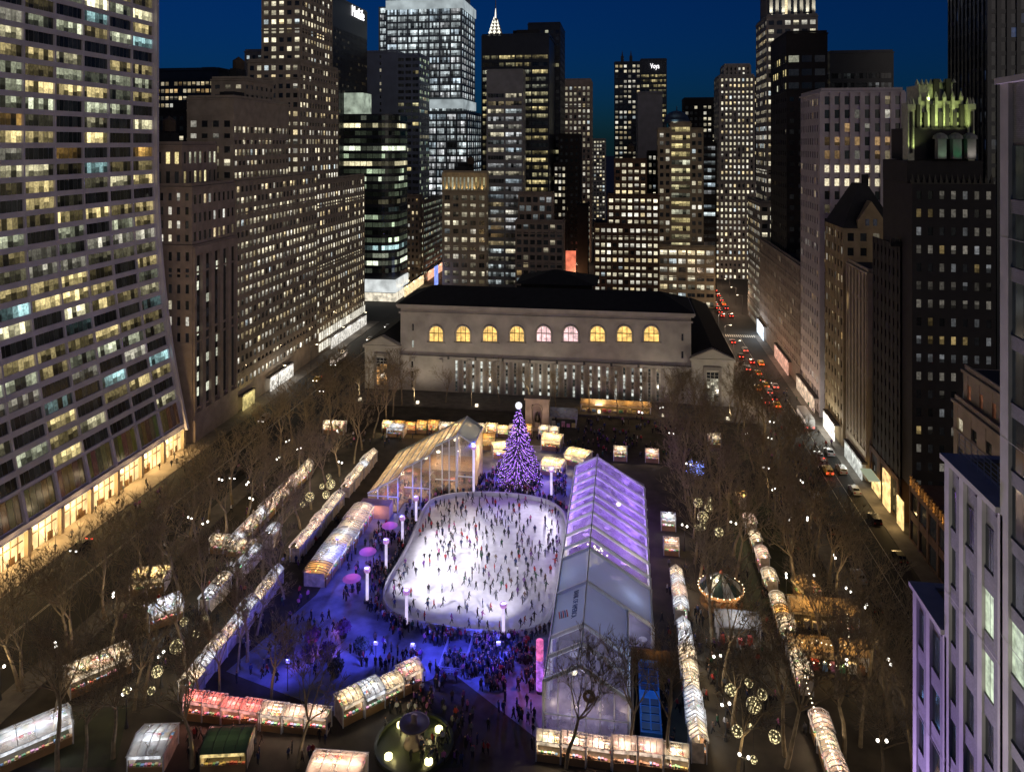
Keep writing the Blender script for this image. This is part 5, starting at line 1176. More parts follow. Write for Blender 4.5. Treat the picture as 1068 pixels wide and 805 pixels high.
# ============================================================ MONUMENT, CAROUSEL, FOUNTAIN
def monument():
    Y = 214; x = xy(560.5,Y); st = mat('monument_stone', (.36,.29,.22), .85); r = thing('stone_monument', 'stone monument with an arched niche and dark statue between the Christmas tree and the library', 'monument', (x,Y,.5))
    w_, h = 3.4, 8.0; m = MB()
    m.box(-w_,-1.5,-1,1.6,0,h-1.2); m.box(1.5,w_,-1,1.6,0,h-1.2); m.box(-w_,w_,-1,1.6,h-1.19,h); m.box(-w_-.3,w_+.3,-1.3,1.9,h+.001,h+.5); m.box(-1.49,1.49,1.0,1.6,0,h-1.2); m.box(-w_-.6,w_+.6,-1.8,2.2,-.5,-.001)
    m.obj('pavilion_wall', st, r)
    m = MB()
    for t in range(8):
        a0, a1 = math.pi*t/8, math.pi*(t+1)/8; m.tube((1.5*math.cos(a0),-1.02,h-2.7+1.5*math.sin(a0)),(1.5*math.cos(a1),-1.02,h-2.7+1.5*math.sin(a1)),.25,.25,5)
    m.obj('arch', st, r)
    m = MB(); m.box(-.7,.7,-.6,.5,0,1.5); m.obj('pedestal', st, r)
    m = MB(); m.lathe([(0,1.5),(.75,1.5),(.8,2.2),(.55,2.9),(.62,3.4),(.3,3.75),(.14,3.85),(.24,4.1),(.2,4.35),(0,4.45)], n=12, sc=(1,.8)); m.obj('statue', mat('bronze', (.05,.04,.025), .4, metal=.6), r, smooth=True)
    light_point((0,-4,3),(1,.7,.45),160,.3,r)
monument()
def carousel():
    x, y = G(752,604,4.2); r = thing('carousel', 'round carousel under a dark green and white striped canopy with orange lit rim', 'carousel', (x,y,0))
    m = MB(); n = 24; m.lathe([(3.9,2.9),(2.6,4.0),(1.2,4.8),(.3,5.3)], n=n, mi=lambda a,i: i//1 % 2 if False else (i//2)%2); m.obj('canopy', [mat('canopy_green', (.03,.06,.055), .8), mat('canopy_white', (.50,.52,.50), .8)], r)
    m = MB(); m.lathe([(0,0),(3.7,0),(3.7,.3),(0,.3)], n=24); m.obj('platform', M_WOOD, r)
    m = MB(); m.lathe([(3.85,2.5),(3.95,2.5),(3.95,2.95),(3.85,2.95)], n=24); m.obj('rim', emit('carousel_rim', (1,.42,.12), .9, 2, .4, 1.3), r)
    m = MB(); m.tube((0,0,.3),(0,0,5.3),.5,.3,10); m.lathe([(0,5.3),(.3,5.4),(.25,5.8),(0,6.0)], n=8); m.obj('centre_pole', mat('red_paint', (.4,.08,.04), .5), r)
    for i in range(10):
        a = i*.628; px_, py_ = 2.7*math.cos(a), 2.7*math.sin(a); h = MB(); h.tube((px_,py_,.3),(px_,py_,2.9),.035,.035,5)
        tx, ty = -math.sin(a), math.cos(a)
        P = lambda f,z: (px_+tx*f,py_+ty*f,z)
        h.tube(P(-.5,1.15),P(.4,1.2),.2,.2,6,cap=True); h.tube(P(.35,1.2),P(.6,1.7),.14,.1,6,cap=True); h.tube(P(.58,1.72),P(.85,1.6),.1,.06,6,cap=True)
        for f in (-.42,-.36,.3,.36): h.tube(P(f,1.1),P(f+.12,.6),.06,.04,5)
        h.tube(P(-.5,1.2),P(-.75,.9),.06,.03,5); h.obj('carousel_horse', mat('horse_cream', (.6,.45,.3), .5), r)
    for i in range(24):
        a = i*.2618
        b = MB(); b.lathe([(0,-.12),(.12,0),(0,.12)], (3.98*math.cos(a),3.98*math.sin(a),2.98), 5); b.obj('bulb', MATS['bulb_warm'], r)
    for a in range(4): light_point((2*math.cos(a*1.57),2*math.sin(a*1.57),2.4),(1,.5,.15),60,.2,r)
carousel()
def fountain():
    x, y = G(432,776); st = mat('granite', (.20,.15,.13), .6); r = thing('fountain', 'round stone fountain lit by four yellow floodlights near the bottom border', 'fountain', (x,y,0))
    m = MB(); m.lathe([(5.2,0),(5.4,0),(5.4,.45),(5.0,.45),(5.0,.1),(0,.1)], n=36); m.obj('pool', mat('pool_granite', (.05,.06,.03), .4), r)
    m = MB(); m.lathe([(0,0),(1.5,0),(1.3,.5),(.7,1.0),(.55,2.0),(.8,2.5),(2.0,2.75),(2.1,2.95),(1.9,2.95),(.5,2.75),(.35,3.6),(.5,3.9),(0,4.1)], n=20); m.obj('basin', st, r, smooth=True)
    for i in range(4):
        a = .785+i*1.571; m = MB(); m.lathe([(0,.1),(.55,.1),(.55,.45),(0,.75)], (3.9*math.cos(a),3.9*math.sin(a),0), 10); f = m.obj('floodlight', emit('flood_yellow', (1,.87,.42), 3.5), r)
        light_point((3.1*math.cos(a),3.1*math.sin(a),1.1),(1,.83,.32),70,.2,r)
fountain()
# fenced skate entrance
x0,y0 = G(457,702); x1,y1 = G(492,672)
r = thing('skate_entrance', 'railed skate entrance box at the near edge of the ice', 'railing', (0,0,0))
for nm,(a,b_,c,d) in (('railing',(x0,x1,y0,y0)),('railing',(x0,x0,y0,y1)),('railing',(x1,x1,y0,y1)),('railing',(x0,x1,(y0+y1)/2,(y0+y1)/2))):
    m = MB(); n = 8
    for i in range(n+1): p = (a+(b_-a)*i/n, c+(d-c)*i/n); m.tube((*p,0),(*p,1.1),.05,.05,4)
    for z in (.4,.75,1.1): m.tube((a,c,z),(b_,d,z),.05,.05,4)
    m.obj(nm, mat('blue_white_steel', (.5,.5,.62), .5), r)
# parasols, shrubs
PAR = [(395,584,'upper'),(380,612,'lower')]
for px,py,wh in ((397,588,'beside the middle left light column'),(381,617,'beside the light column at the bulge of the ice'),(419,560,'below the far left light column'),(408,536,'in front of the low porch of the lodge')):
    x,y = G(px,py); x -= 2.6; r = thing('parasol', 'pink lit round parasol heater '+wh, 'parasol', (x,y,0), 0, 'pink parasols left of the ice')
    m = MB(); m.tube((0,0,0),(0,0,2.6),.07,.05,6); m.obj('pole', M_STEEL, r)
    m = MB(); m.lathe([(1.7,2.2),(1.0,2.6),(0,2.8)], n=14); m.obj('canopy', vinyl('pink_canopy', (.8,.4,.7), .1, .6), r)
    m = MB(); m.lathe([(0,0),(.6,0),(.6,.12),(0,.12)], n=10); m.obj('base', M_DKST, r)
    light_point((0,0,1.9),(1,.3,.75),55,.2,r)
SHR = [(326,672,(.16,.05,.14)),(358,664,(.14,.05,.14)),(341,688,(.12,.05,.16)),(322,690,(.08,.05,.12)),(377,682,(.05,.06,.05)),(350,705,(.06,.06,.05)),(299,684,(.06,.04,.09)),(400,522,(.22,.05,.03)),(412,517,(.22,.05,.03)),(423,520,(.2,.05,.03))]  # leaf colours carry the pink, violet and red light on the shrubs
def shrub_mesh(seed, col, nm):
    rr = random.Random(seed); m = MB()
    for i in range(420):
        a, c = rr.uniform(0,6.283), rr.uniform(-.6,1); s = math.sqrt(1-c*c); rad = 1.3*(rr.random()**.35)
        p = Vector((s*math.cos(a)*rad,s*math.sin(a)*rad,1.6+c*rad*.9)); u = Vector((rr.uniform(-1,1),rr.uniform(-1,1),rr.uniform(-1,1))).normalized()*.2; v = u.orthogonal().normalized()*.14
        m.quad([p-u,p+v,p+u,p-v])
    return m.mesh('shrub_leaves', mat(nm, col, .9, 1, .4))
for i,(px,py,col) in enumerate(SHR):
    x,y = G(px,py); red = i > 6
    lab = ['leafy potted shrub with pink lights on the blue plaza','potted shrub with lilac lights close to the plaza middle','potted shrub with violet glow just below the plaza middle','shrub dimly tinted by violet light on the shaded plaza side','dark bare shrub in a pot nearest the slanted stalls','dark potted shrub right above the bottom stall row','shadowed shrub at the far dark corner of the plaza','dark red shrub in red light by the lodge porch, leftmost of three','dark red shrub in red light by the lodge porch, middle of three','dark red shrub in red light by the lodge porch, rightmost of three'][i]
    r = thing('potted_shrub', lab, 'shrub', (x,y,0), rnd.uniform(0,6), 'red shrubs by the lodge' if red else 'potted shrubs on the blue plaza')
    m = MB(); m.lathe([(0,0),(.55,0),(.7,.7),(.55,.7),(.5,.6),(0,.6)], n=10); m.obj('pot', M_DKST, r); m = MB(); m.tube((0,0,.6),(0,0,1.6),.07,.05,5); m.obj('stem', M_BARK, r)
    link('foliage', shrub_mesh(i, col, 'shrub_leaf_%s' % ['rose','lilac','violet','plum','olive','moss','dusk','rust','russet','brick'][i]), r)
    if not red and i < 4: light_point((1.5,-1.2,1.0),(.8,.25,.9),60,.2,r)
    elif red: light_point((.8,-1.6,.8),(1,.35,.2),40,.2,r)
# blue floods on the dark plaza, on little masts
for i,(px,py,tx,ty,wh) in enumerate(((392,700,345,655,'beside the slanted stall row'),(430,702,470,690,'at the upper end of the slanted stall row'),(520,700,505,690,'near the middle of the crowd below the ice'),(352,585,365,600,'at the near end of the blue roofed stall'),(300,720,290,690,'behind the bottom stall row'),(600,512,560,505,'by the far corner of the pavilion'),(520,492,520,500,'at the foot of the Christmas tree'))):
    x,y = G(px,py); r = thing('floodlight_mast', 'slim mast with a blue floodlight '+wh, 'floodlight', (x,y,0), 0, 'blue floodlights of the plaza'); m = MB(); m.tube((0,0,0),(0,0,4.2),.07,.05,6); m.obj('mast', M_DKST, r)
    m = MB(); m.box(-.3,.3,-.15,.15,4.2,4.6); m.obj('lamp_head', emit('blue_lens', (.25,.2,1), 1.5), r); q = G(tx,ty)
    light_spot((0,0,4.9),(q[0]-x,q[1]-y,0),(.09,.10,1.0),(3500 if i in (3,4) else 7500) if i < 5 else 4500,135,.9,.3,r)
# long stall left of ice (blue/yellow roof) : a row of glazed stalls
row((-56.6,131.5),(-56.2,157.5),8,E_,('amber','cool','cool','warm','cool','warm','pink','warm'),'glazed row left of the ice','the near end','stalls along the ice plaza',D=4.6,seed=13)

# ============================================================ TREES
def bare_tree(seed, H):
    rr = random.Random(seed); tr = MB(); br = MB()
    def grow(p, d, L, r, lv, mb):
        n = 3 if lv < 2 else 2; q = p.copy(); dd = d.copy(); r0 = r
        for i in range(n):
            dd = (dd+Vector((rr.gauss(0,.10+.05*lv),rr.gauss(0,.10+.05*lv),rr.gauss(.06,.05)))).normalized(); q2 = q+dd*(L/n); r1 = r0*(.84 if lv < 3 else .6)
            mb.tube(q,q2,r0,r1,6 if lv == 0 else (5 if lv == 1 else 3)); q = q2; r0 = r1
            if lv and lv < 4 and (i < n-1) and rr.random() < .75: side(q,dd,L*.55,r0*.55,lv+1)
        if lv < 4:
            for k in range((5 if lv == 0 else 3)+ (rr.random()<.72)): side(q,dd,L*(.72 if lv == 0 else .64)*rr.uniform(.8,1.15),r0*(.62 if lv==0 else .60),lv+1)
    def side(p,d,L,r,lv):
        a = d.orthogonal().normalized(); a.rotate(Matrix.Rotation(rr.uniform(0,6.283),3,d)); s = rr.uniform(.35,.75)
        grow(p,(d+a*s+Vector((0,0,.12))).normalized(),L,max(r,.036),lv,br)
    grow(Vector((0,0,-.1)),Vector((0,0,1)),H*.37,H*.0165,0,tr)
    return tr.mesh('tree_trunk', M_BARK), br.mesh('tree_branches', M_BARK)
TP = [bare_tree(s, 17.5) for s in range(6)]
def tree(x, y, h, label, group, k):
    r = thing('bare_tree', label, 'tree', (x,y,0), rnd.uniform(0,6.28), group); s = h/17.5; r.scale = (s,s,s)
    t, b_ = TP[k % 6]; link('trunk', t, r); link('crown', b_, r)
def trow(X, ya, yb, step, where, anchor, hmin=16, hmax=21, jit=.8, skipf=None):
    n = int((yb-ya)/step)+1; j = 0
    for i in range(n):
        x, y = X+rnd.uniform(-jit,jit), ya+i*step+rnd.uniform(-jit,jit)
        if skipf and skipf(x,y): continue
        tree(x,y,rnd.uniform(hmin,hmax),'bare tree, %s from %s in the %s' % (ordw(j),anchor,where),'bare trees of the '+where,rnd.randrange(6)); j += 1
trow(-88.5,100,226,8.4,'kerbside line of 42nd Street','the near end')
trow(-80,108,226,8.4,'second tree line from 42nd Street','the near end')
trow(-68.6,100,226,8.4,'tree line between the left stall rows','the near end')
trow(-59.8,100,128,9,'short line at the dark plaza edge','the near end',13,16)
near_ride = lambda x,y: 112 < y < 142
trow(14.5,100,226,8.4,'tree line right of the pavilion row','the near end',skipf=lambda x,y: 126 < y < 142)
trow(21.5,104,226,8.4,'second tree line right of the pavilion','the near end',skipf=near_ride)
trow(31.5,100,226,8.4,'third tree line right of the pavilion','the near end')
trow(37.5,96,226,8.4,'kerbside line of 40th Street','the near end')
for i in range(14):
    px = 372+i*30; X = xy(px,229)+rnd.uniform(-1,1); tree(X,229+rnd.uniform(-2,3),rnd.uniform(12,15),'bare tree, %s from the left wing in the line before the library' % ordw(i),'bare trees before the library front',rnd.randrange(6))
for i,(px,py,h,lab) in enumerate(((20,720,20,'tall bare tree by the kerb at the lower left border'),(72,690,19,'bare tree before the golden latticed stall, close to the kerb'),(118,790,21,'large bare tree beside the white square tent'),(200,800,20,'large bare tree left of the dark green pavilion'),(258,690,18,'bare tree crossing the long left stall row near its lower end'),(60,805,22,'tallest bare tree at the bottom left corner'),(310,800,18,'bare tree right of the dark green pavilion'),(700,805,19,'bare tree at the lower end of the stall row beside the pavilion'),(820,800,21,'large bare tree beside the far right row at the bottom border'),(880,790,21,'large bare tree left of the nearest stone building'),(930,760,20,'bare tree closest to the nearest stone building'),(590,800,19,'large bare tree whose branches cross the near gable of the pavilion'),(655,800,17,'bare tree in front of the blue structure at the bottom border'),(88,806,17,'tall bare trunk forking left of the white square tent at the bottom'),(52,775,15,'bare tree before the biggest white stall at lower left'),(140,740,16,'bare tree between the two long pale stalls at lower left'),(283,740,15.5,'big bare tree before the pale stalls of the bottom row'),(230,735,14,'bare tree in front of the red stalls of the bottom row'))):
    x,y = G(px,py); tree(x,y,h,lab,None,i)

# ============================================================ LAMP POSTS, LANTERNS
m_globe = emit('lamp_globe', (1,.84,.55), 4.0)
m_gw = emit('lamp_white', (1,.95,.85), 5.0)
LP = [('base', (lambda: (lambda m: (m.lathe([(0,0),(.32,0),(.26,.35),(.14,.9),(.1,1.0)], n=8), m)[1])(MB()))(), M_DKST)]
pb = MB(); pb.lathe([(0,0),(.32,0),(.26,.35),(.14,.9),(.1,1.0)], n=8); me_b = pb.mesh('lamp_base', M_DKST)
pp = MB(); pp.tube((0,0,1.0),(0,0,4.9),.09,.06,6); pp.tube((-.55,0,4.7),(.55,0,4.7),.05,.05,5); pp.tube((0,0,4.3),(.5,0,4.7),.04,.04,4); pp.tube((0,0,4.3),(-.5,0,4.7),.04,.04,4); me_p = pp.mesh('lamp_pole', M_DKST)
pg = MB(); pg.lathe([(.21*math.sin(math.pi*i/6),-.21*math.cos(math.pi*i/6)) for i in range(7)], (0,0,5.0), 10); me_g = pg.mesh('lamp_globe', m_gw)
LD = bpy.data.lights.new('street_light','POINT'); LD.energy = 190; LD.color = (1,.74,.42); LD.shadow_soft_size = .35
def lamp(x,y,label,group,rz=0):
    r = thing('lamp_post', label, 'street lamp', (x,y,0), rz, group); link('base',me_b,r); po = link('pole',me_p,r)
    for s in (-.55,.55): g = link('globe',me_g,po); g.location = (s,0,0)
    l = link('street_light',LD,r); l.location = (0,0,5.5)
LAMPS = [(118,620),(58,672),(104,752),(168,682),(0,695),(214,545),(198,540),(230,500),(258,504),(300,460),(312,468),(262,520),(290,478),(355,482),(352,450),(745,604),(748,684),(757,734),(776,788),(903,632),(928,690),(883,690),(920,772),(799,488),(807,510),(836,502),(842,541),(824,541),(778,452),(803,457),(718,484),(765,545),(735,542),(714,548),(690,425),(668,430),(700,452),(820,600),(846,600),(805,440),(870,580),(885,615)]
for i,(px,py) in enumerate(LAMPS):
    x,y = G(px,py,5.0); y = max(y,96)
    side = 'left park side' if px < 400 else ('right park side' if px < 790 else 'kerb side of 40th Street')
    near = sorted(((math.hypot(x-o[0],y-o[1]),o[2]) for o in [(-63,101,'the red stalls'),(-25,110,'the fountain'),(17,137,'the carousel'),(35,120,'the restaurant tents'),(-100,120,'the curved tower'),(-90,215,'the stone block'),(30,235,'the right library wing'),(-80,230,'the left library wing'),(22,160,'the lawn'),(59,180,'the amber shopfront'),(10,115,'the pavilion row'),(-77,160,'the middle stall row'),(-78,120,'the golden latticed stall'),(48,215,'the narrow stone front')]))[0][1]
    lamp(x,y,'twin globe street lamp',None,rnd.uniform(0,3)); o = [o for o in C.objects if o.get('category') == 'street lamp'][-1]
    o['_near'] = near
cnt = {}
lo = [o for o in C.objects if o.get('category') == 'street lamp']
for o in sorted(lo, key=lambda q: (q.location.x**2+q.location.y**2)): 
    k = cnt.get(o['_near'],0); cnt[o['_near']] = k+1
    o['label'] = 'twin globe street lamp near %s, %s nearest to the viewer there' % (o['_near'].replace('the ','the ',1), ordw(k)) if k else 'twin globe street lamp near %s, the nearest one to the viewer' % o['_near']
    o['group'] = 'twin globe lamps of the park'; del o['_near']
# wire globes hung in the trees
def lantern_mat():
    m = bpy.data.materials.new('globe_lights'); m.use_nodes = True; N = m.node_tree.nodes; L = m.node_tree.links; b = N['Principled BSDF']; b.inputs['Base Color'].default_value = (.1,.08,.04,1)
    tc = N.new('ShaderNodeTexCoord'); vo = N.new('ShaderNodeTexVoronoi'); vo.inputs['Scale'].default_value = 3.4; L.new(tc.outputs['Object'], vo.inputs['Vector'])
    cr = N.new('ShaderNodeMapRange'); cr.inputs['From Min'].default_value = .1; cr.inputs['From Max'].default_value = .5; cr.inputs['To Min'].default_value = 2.4; cr.inputs['To Max'].default_value = .04; L.new(vo.outputs['Distance'], cr.inputs['Value'])
    b.inputs['Emission Color'].default_value = (1,.83,.42,1); L.new(cr.outputs['Result'], b.inputs['Emission Strength']); m.cycles.emission_sampling = 'NONE'; return m
m_lan = lantern_mat()
LAN = [(184,674,7,.9),(192,648,4.5,.7),(204,661,4,.7),(164,700,6,.8),(158,720,4,.6),(132,720,4,.6),(214,645,3,.5),(323,518,5,.75),(345,505,5,.75),(340,516,4,.6),(336,507,3,.5),(316,526,3,.5),(343,497,3,.5),(728,524,5,.8),(739,529,4.5,.6),(733,539,6,.85),(733,549,4,.55),(750,555,5,.75),(740,521,3,.5),(762,719,6.2,.85),(786,735,8,.95),(781,712,4.5,.6),(795,724,5.5,.75),(769,762,6,.75),(808,768,6.5,.9),(786,792,4,.6),(783,757,3,.4),(727,550,3,.45)]
for i,(px,py,dpx,rad) in enumerate(LAN):
    z = 8.0+(i*37%5)*.5; x,y = G(px,py,z); d = dep(x,y); rad = dpx*d/FPX*.95
    cl = 'left cluster near the golden stall' if px < 250 else 'upper left cluster by the long row' if px < 400 else 'upper right cluster above the carousel' if py < 600 else 'lower right cluster below the carousel'
    r = thing('wire_globe_light', '', 'hanging light', (x,y,z), rnd.uniform(0,6), 'hanging globe lights'); r['_c'] = cl; r['_y'] = py; r['_r'] = dpx
    m = MB(); m.lathe([(rad*math.sin(math.pi*k/10),-rad*math.cos(math.pi*k/10)) for k in range(11)], n=16); m.obj('globe', m_lan, r)
    m = MB(); m.tube((0,0,rad),(0,0,rad+3.5),.02,.02,4); m.obj('cord', M_DKST, r)
LABELS.pop('', None)
SZ = lambda d: 'large' if d >= 6 else ('medium' if d >= 4.5 else 'small')
gs = {}
for o in [o for o in C.objects if o.get('category') == 'hanging light']: gs.setdefault((o['_c'], SZ(o['_r'])), []).append(o)
for (c,s), lst in gs.items():
    lst.sort(key=lambda o: o['_y'])
    for k, o in enumerate(lst):
        o['label'] = '%s wire globe in the %s' % (s,c) + (', %s from the top' % ordw(k) if len(lst) > 1 else '')
        for q in ('_c','_y','_r'): del o[q]
# lights inside the clusters
for px,py in ((180,680),(335,512),(740,535),(780,745)):
    pass

# blue lit tree at right
x,y = G(725,505); r = thing('blue_lit_tree', 'small tree wrapped in blue fairy lights right of the pavilion', 'tree', (x,y,0)); t,b_ = TP[2]; r.scale = (.35,.35,.35); link('trunk',t,r); link('crown',b_,r)
m = MB(); rr = random.Random(4)
for i in range(120): a = rr.uniform(0,6.28); q = rr.random()**.5*6; m.lathe([(0,-.3),(.3,0),(0,.3)], (q*math.cos(a),q*math.sin(a),rr.uniform(8,15)), 4)
stuff(m.obj('bulb', emit('blue_bulb', (.2,.3,1), 3.0), r))
# ============================================================ VEHICLES
def car_mesh(kind):
    prof = {'sedan': [(-2.25,.35),(-2.25,.85),(-1.5,.98),(-1.0,1.42),(.55,1.42),(1.15,.98),(2.1,.82),(2.25,.6),(2.25,.35)],
            'suv': [(-2.3,.4),(-2.3,1.15),(-2.15,1.7),(.5,1.72),(1.15,1.12),(2.15,1.0),(2.3,.7),(2.3,.4)],
            'bus': [(-5.8,.4),(-5.8,3.0),(-5.6,3.15),(5.6,3.15),(5.85,2.6),(5.9,.4)]}[kind]
    w_ = 1.25 if kind == 'bus' else .9; m = MB(); k = len(m.v); n = len(prof)
    for s in (-w_,w_): m.v += [(s*(1 if z < 1.2 or kind=='bus' else .86),y,z) for y,z in prof]
    m.f.append(tuple(k+n-1-i for i in range(n))); m.f.append(tuple(k+n+i for i in range(n))); m.m += [0,0]; m.lit += [(0,0,0)]*2
    for i in range(n): j = (i+1)%n; m.f.append((k+i,k+j,k+n+j,k+n+i)); m.m.append(0); m.lit.append((0,0,0))
    return m, w_, prof
m_tail = emit('tail_red', (1,.06,.03), 5.0); m_head = emit('head_white', (1,.95,.85), 6.0); m_tyre = mat('tyre', (.015,.015,.015), .9); m_cw = mat('car_glass', (.01,.012,.015), .1)
def paint(nm, c): return mat('paint_'+nm, c, .3, .3, .05)
PT = {'black':paint('black',(.012,.012,.013)),'white':paint('white',(.38,.38,.38)),'silver':paint('silver',(.3,.3,.31)),'yellow':paint('yellow',(.65,.4,.03)),'dark blue':paint('blue',(.02,.03,.08)),'dark red':paint('red',(.2,.02,.02))}
CP = {}
def car(kind, colr, x, y, rz, label, lights=True, group=None, glowl=False, parts=True):
    key = (kind,colr,lights,parts)
    if key not in CP:
        m, w_, prof = car_mesh(kind); L = prof[-1][0]; out = []
        out.append(('body', m.mesh('car_body', PT[colr])))
        g = MB()
        if kind == 'bus':
            for s in (-1,1): g.box(min(s*w_,s*(w_+.02)),max(s*w_,s*(w_+.02)),-5.2,5.2,1.5,2.6)
            g.box(-1.1,1.1,5.86,5.93,1.3,2.5); out.append(('window', g.mesh('bus_glass', emit('bus_light', (1,.8,.65), .8, 1, .4, 1.3))))
        else:
            h = 1.05 if kind == 'sedan' else 1.18; t = 1.36 if kind == 'sedan' else 1.62
            for s in (-1,1): g.box(min(s*w_*.9,s*(w_*.93)),max(s*w_*.9,s*(w_*.93)),-1.0,.6,h,t)
            g.quad([(-.7,1.14,h-.03),(.7,1.14,h-.03),(.65,.62,t),(-.65,.62,t)]); g.quad([(-.7,-1.52 if kind=='sedan' else -2.29,h),(.7,-1.52 if kind=='sedan' else -2.29,h),(.65,-1.08 if kind=='sedan' else -2.2,t),(-.65,-1.08 if kind=='sedan' else -2.2,t)])
            out.append(('window', g.mesh('car_glass', m_cw)))
        for sx in (-1,1):
            for yy in (-L*.6,L*.6):
                t = MB(); t.tube((sx*(w_-.2),yy,.34),(sx*(w_+.02),yy,.34),.34,.34,10,cap=True); out.append(('wheel', t.mesh('wheel', m_tyre)))
            t = MB(); t.box(sx*w_*.7-.18,sx*w_*.7+.18,L-.03,L+.05,.62,.82); out.append(('headlight', t.mesh('headlight', m_head if lights else m_cw)))
            t = MB(); t.box(sx*w_*.7-.2,sx*w_*.7+.2,-L-.06,-L+.02,.7,.95); out.append(('taillight', t.mesh('taillight', m_tail if lights else mat('lens_red', (.3,.02,.02), .3))))
        CP[key] = out
    r = thing({'sedan':'car','suv':'car','bus':'city_bus'}[kind], label, {'sedan':'car','suv':'car','bus':'bus'}[kind], (x,y,.02), rz, group)
    for nm, me in CP[key]: link(nm, me, r)
    if lights and glowl:
        l = light_point((0,-3.4,.8),(1,.08,.04),26,.2,r)
cs = ['black','silver','white','yellow','dark blue','black','dark red']
rr = random.Random(9); lanes = (44.6,47.6,50.6)
cc = 0
place = [(50.4,196),(50.6,205),(47.4,243),(47.6,249.5),(47.4,256),(47.6,262.5),(47.4,269),(44.6,246),(44.5,259),(50.5,262),(47.5,276),(44.6,281),(47.5,290),(44.6,297),(50.5,288),(47.6,306),(44.6,318)]
byl = {}
for x,y in place:
    kc = rr.choice(cs); kd = rr.choice(['sedan','suv']); ln = {44.6:'library lane',44.5:'library lane'}.get(x, 'middle lane' if x < 49 else 'building side lane'); i = byl.get(ln,0); byl[ln] = i+1
    car(kd,kc,x,y,rr.uniform(-.02,.02),'car with taillights, %s from the near end in the %s of 40th Street' % (ordw(i),ln),True,'cars driving away on 40th Street',True)
i = 0
for y in (366,374,383,392,402,414,428,440,452,470):
    for x in (46.5,50.5):
        if rr.random() < .75: car('sedan',rr.choice(cs),x,y,0,'distant car with red taillights on 40th Street, %s beyond the avenue' % ordw(i),True,'distant cars beyond the avenue',i%2==0); i += 1
for i,(y,kd,kc) in enumerate(((157,'sedan','black'),(172,'suv','black'),(186,'sedan','white'),(197,'suv','white'),(208,'sedan','silver'))):
    car(kd,kc,53.9,y,0.01,'parked %s car, %s from the near end along the shop side kerb of 40th Street' % (kc,ordw(i)),False,'cars parked on 40th Street')
for i,(y,kd,kc) in enumerate(((140,'suv','black'),(149,'sedan','silver'),(166,'sedan','black'),(181,'suv','white'),(200,'sedan','dark blue'))):
    car(kd,kc,43.9,y,0.0,'parked %s car, %s from the near end along the park of 40th Street' % (kc,ordw(i)),False,'cars parked along the park')
for i,(x,y,kd,kc,lab) in enumerate(((-108.6,137,'sedan','black','dark car with white lights at the kerb before the glowing shopfront'),(-105,208,'suv','silver','silver car coming down 42nd Street past the stone block'),(-104.6,246,'sedan','yellow','yellow taxi on 42nd Street beside the limestone block'),(-98,236,'sedan','black','black car near the park kerb on 42nd Street'),(-94,172,'suv','black','dark car waiting at the park kerb of 42nd Street'),(-104.5,300,'sedan','white','white car far up 42nd Street beyond the bus'),(-97.5,282,'sedan','yellow','yellow taxi far up 42nd Street opposite the bus'),(-104,322,'sedan','silver','silver car entering 42nd Street at the avenue'))):
    car(kd,kc,x,y,R(180),lab,True)
car('bus','white',-105.5,268,R(180),'pale city bus with lit windows at the kerb of 42nd Street')
car('bus','white',53.0,230,0,'pale bus standing at the shop kerb of 40th Street below the pale tower')

# shop canopies and far street shops
def canopy(x0,x1,y0,y1,z,label,col,s,facing):
    if facing < 0: x0 = max(x0, x1-1.4)
    else: x1 = min(x1, x0+1.4)
    r = thing('lit_shopfront', label, 'shopfront', (0,0,0)); m = MB(); m.box(x0,x1,y0,y1,z,z+.5); m.obj('canopy', mat('canopy_grey', (.09,.08,.08), .7), r)
    xs = x0+.1 if facing < 0 else x1-.3
    m = MB(); m.box(xs,xs+.2,y0+.3,y1-.3,.2,z-.05); m.obj('display_window', emit('shop_'+label[:12].replace(' ','_'), col, s, .8, .3, 1.4, sample=True), r)
    for q in range(3): light_point((x0-1.2 if facing < 0 else x1+1.2,y0+(y1-y0)*(q+.5)/3,z-.6),col,520*s,.3,r)
canopy(55.6,58.6,192,207,4.2,'white shopfront with a grey canopy below the narrow stone front',(.9,.93,.85),.6,-1)
canopy(54.8,58.6,216,228,4.6,'bright white canopy entrance below the mansard building',(1,.97,.85),1.5,-1)
canopy(55,58.6,238,262,4.6,'long lit shop strip at the foot of the pale gridded tower',(1,.72,.5),.7,-1)
canopy(55,58.8,275,300,5.0,'reddish shop strip below the low grey row building',(1,.5,.35),.7,-1)
canopy(53,58.8,322,338,6.0,'big bluish white storefront at the avenue corner of 40th Street',(.8,.9,1.0),1.4,-1)
canopy(-116.4,-113,214,222,4.5,'yellow shop entrance with flat awning beside the stone block',(1,.8,.3),.5,1)
canopy(-116.4,-113.4,232,250,4.6,'white lit shop row at the foot of the limestone block',(1,.95,.85),.9,1)
canopy(-116.4,-113.4,284,326,4.6,'far white shop row at the avenue end of 42nd Street',(1,.95,.85),.8,1)
canopy(-116.6,-113.6,386,425,5.5,'golden storefronts past the avenue behind the library roof',(1,.75,.4),1.2,1)
canopy(-116.6,-113.6,434,475,5.5,'reddish far storefronts of 42nd Street behind the library roof',(1,.5,.3),1.2,1)
x = xy(459.5,379.4); m = MB(); m.box(x-1.5,x-1.2,372,379,9,19); tag(m.obj('street_screen', emit('screen_blue', (.25,.35,1), 1.3, .4, .5, 1.3)), 'blue lit advertising screen at the corner of the corniced stone building', 'screen')
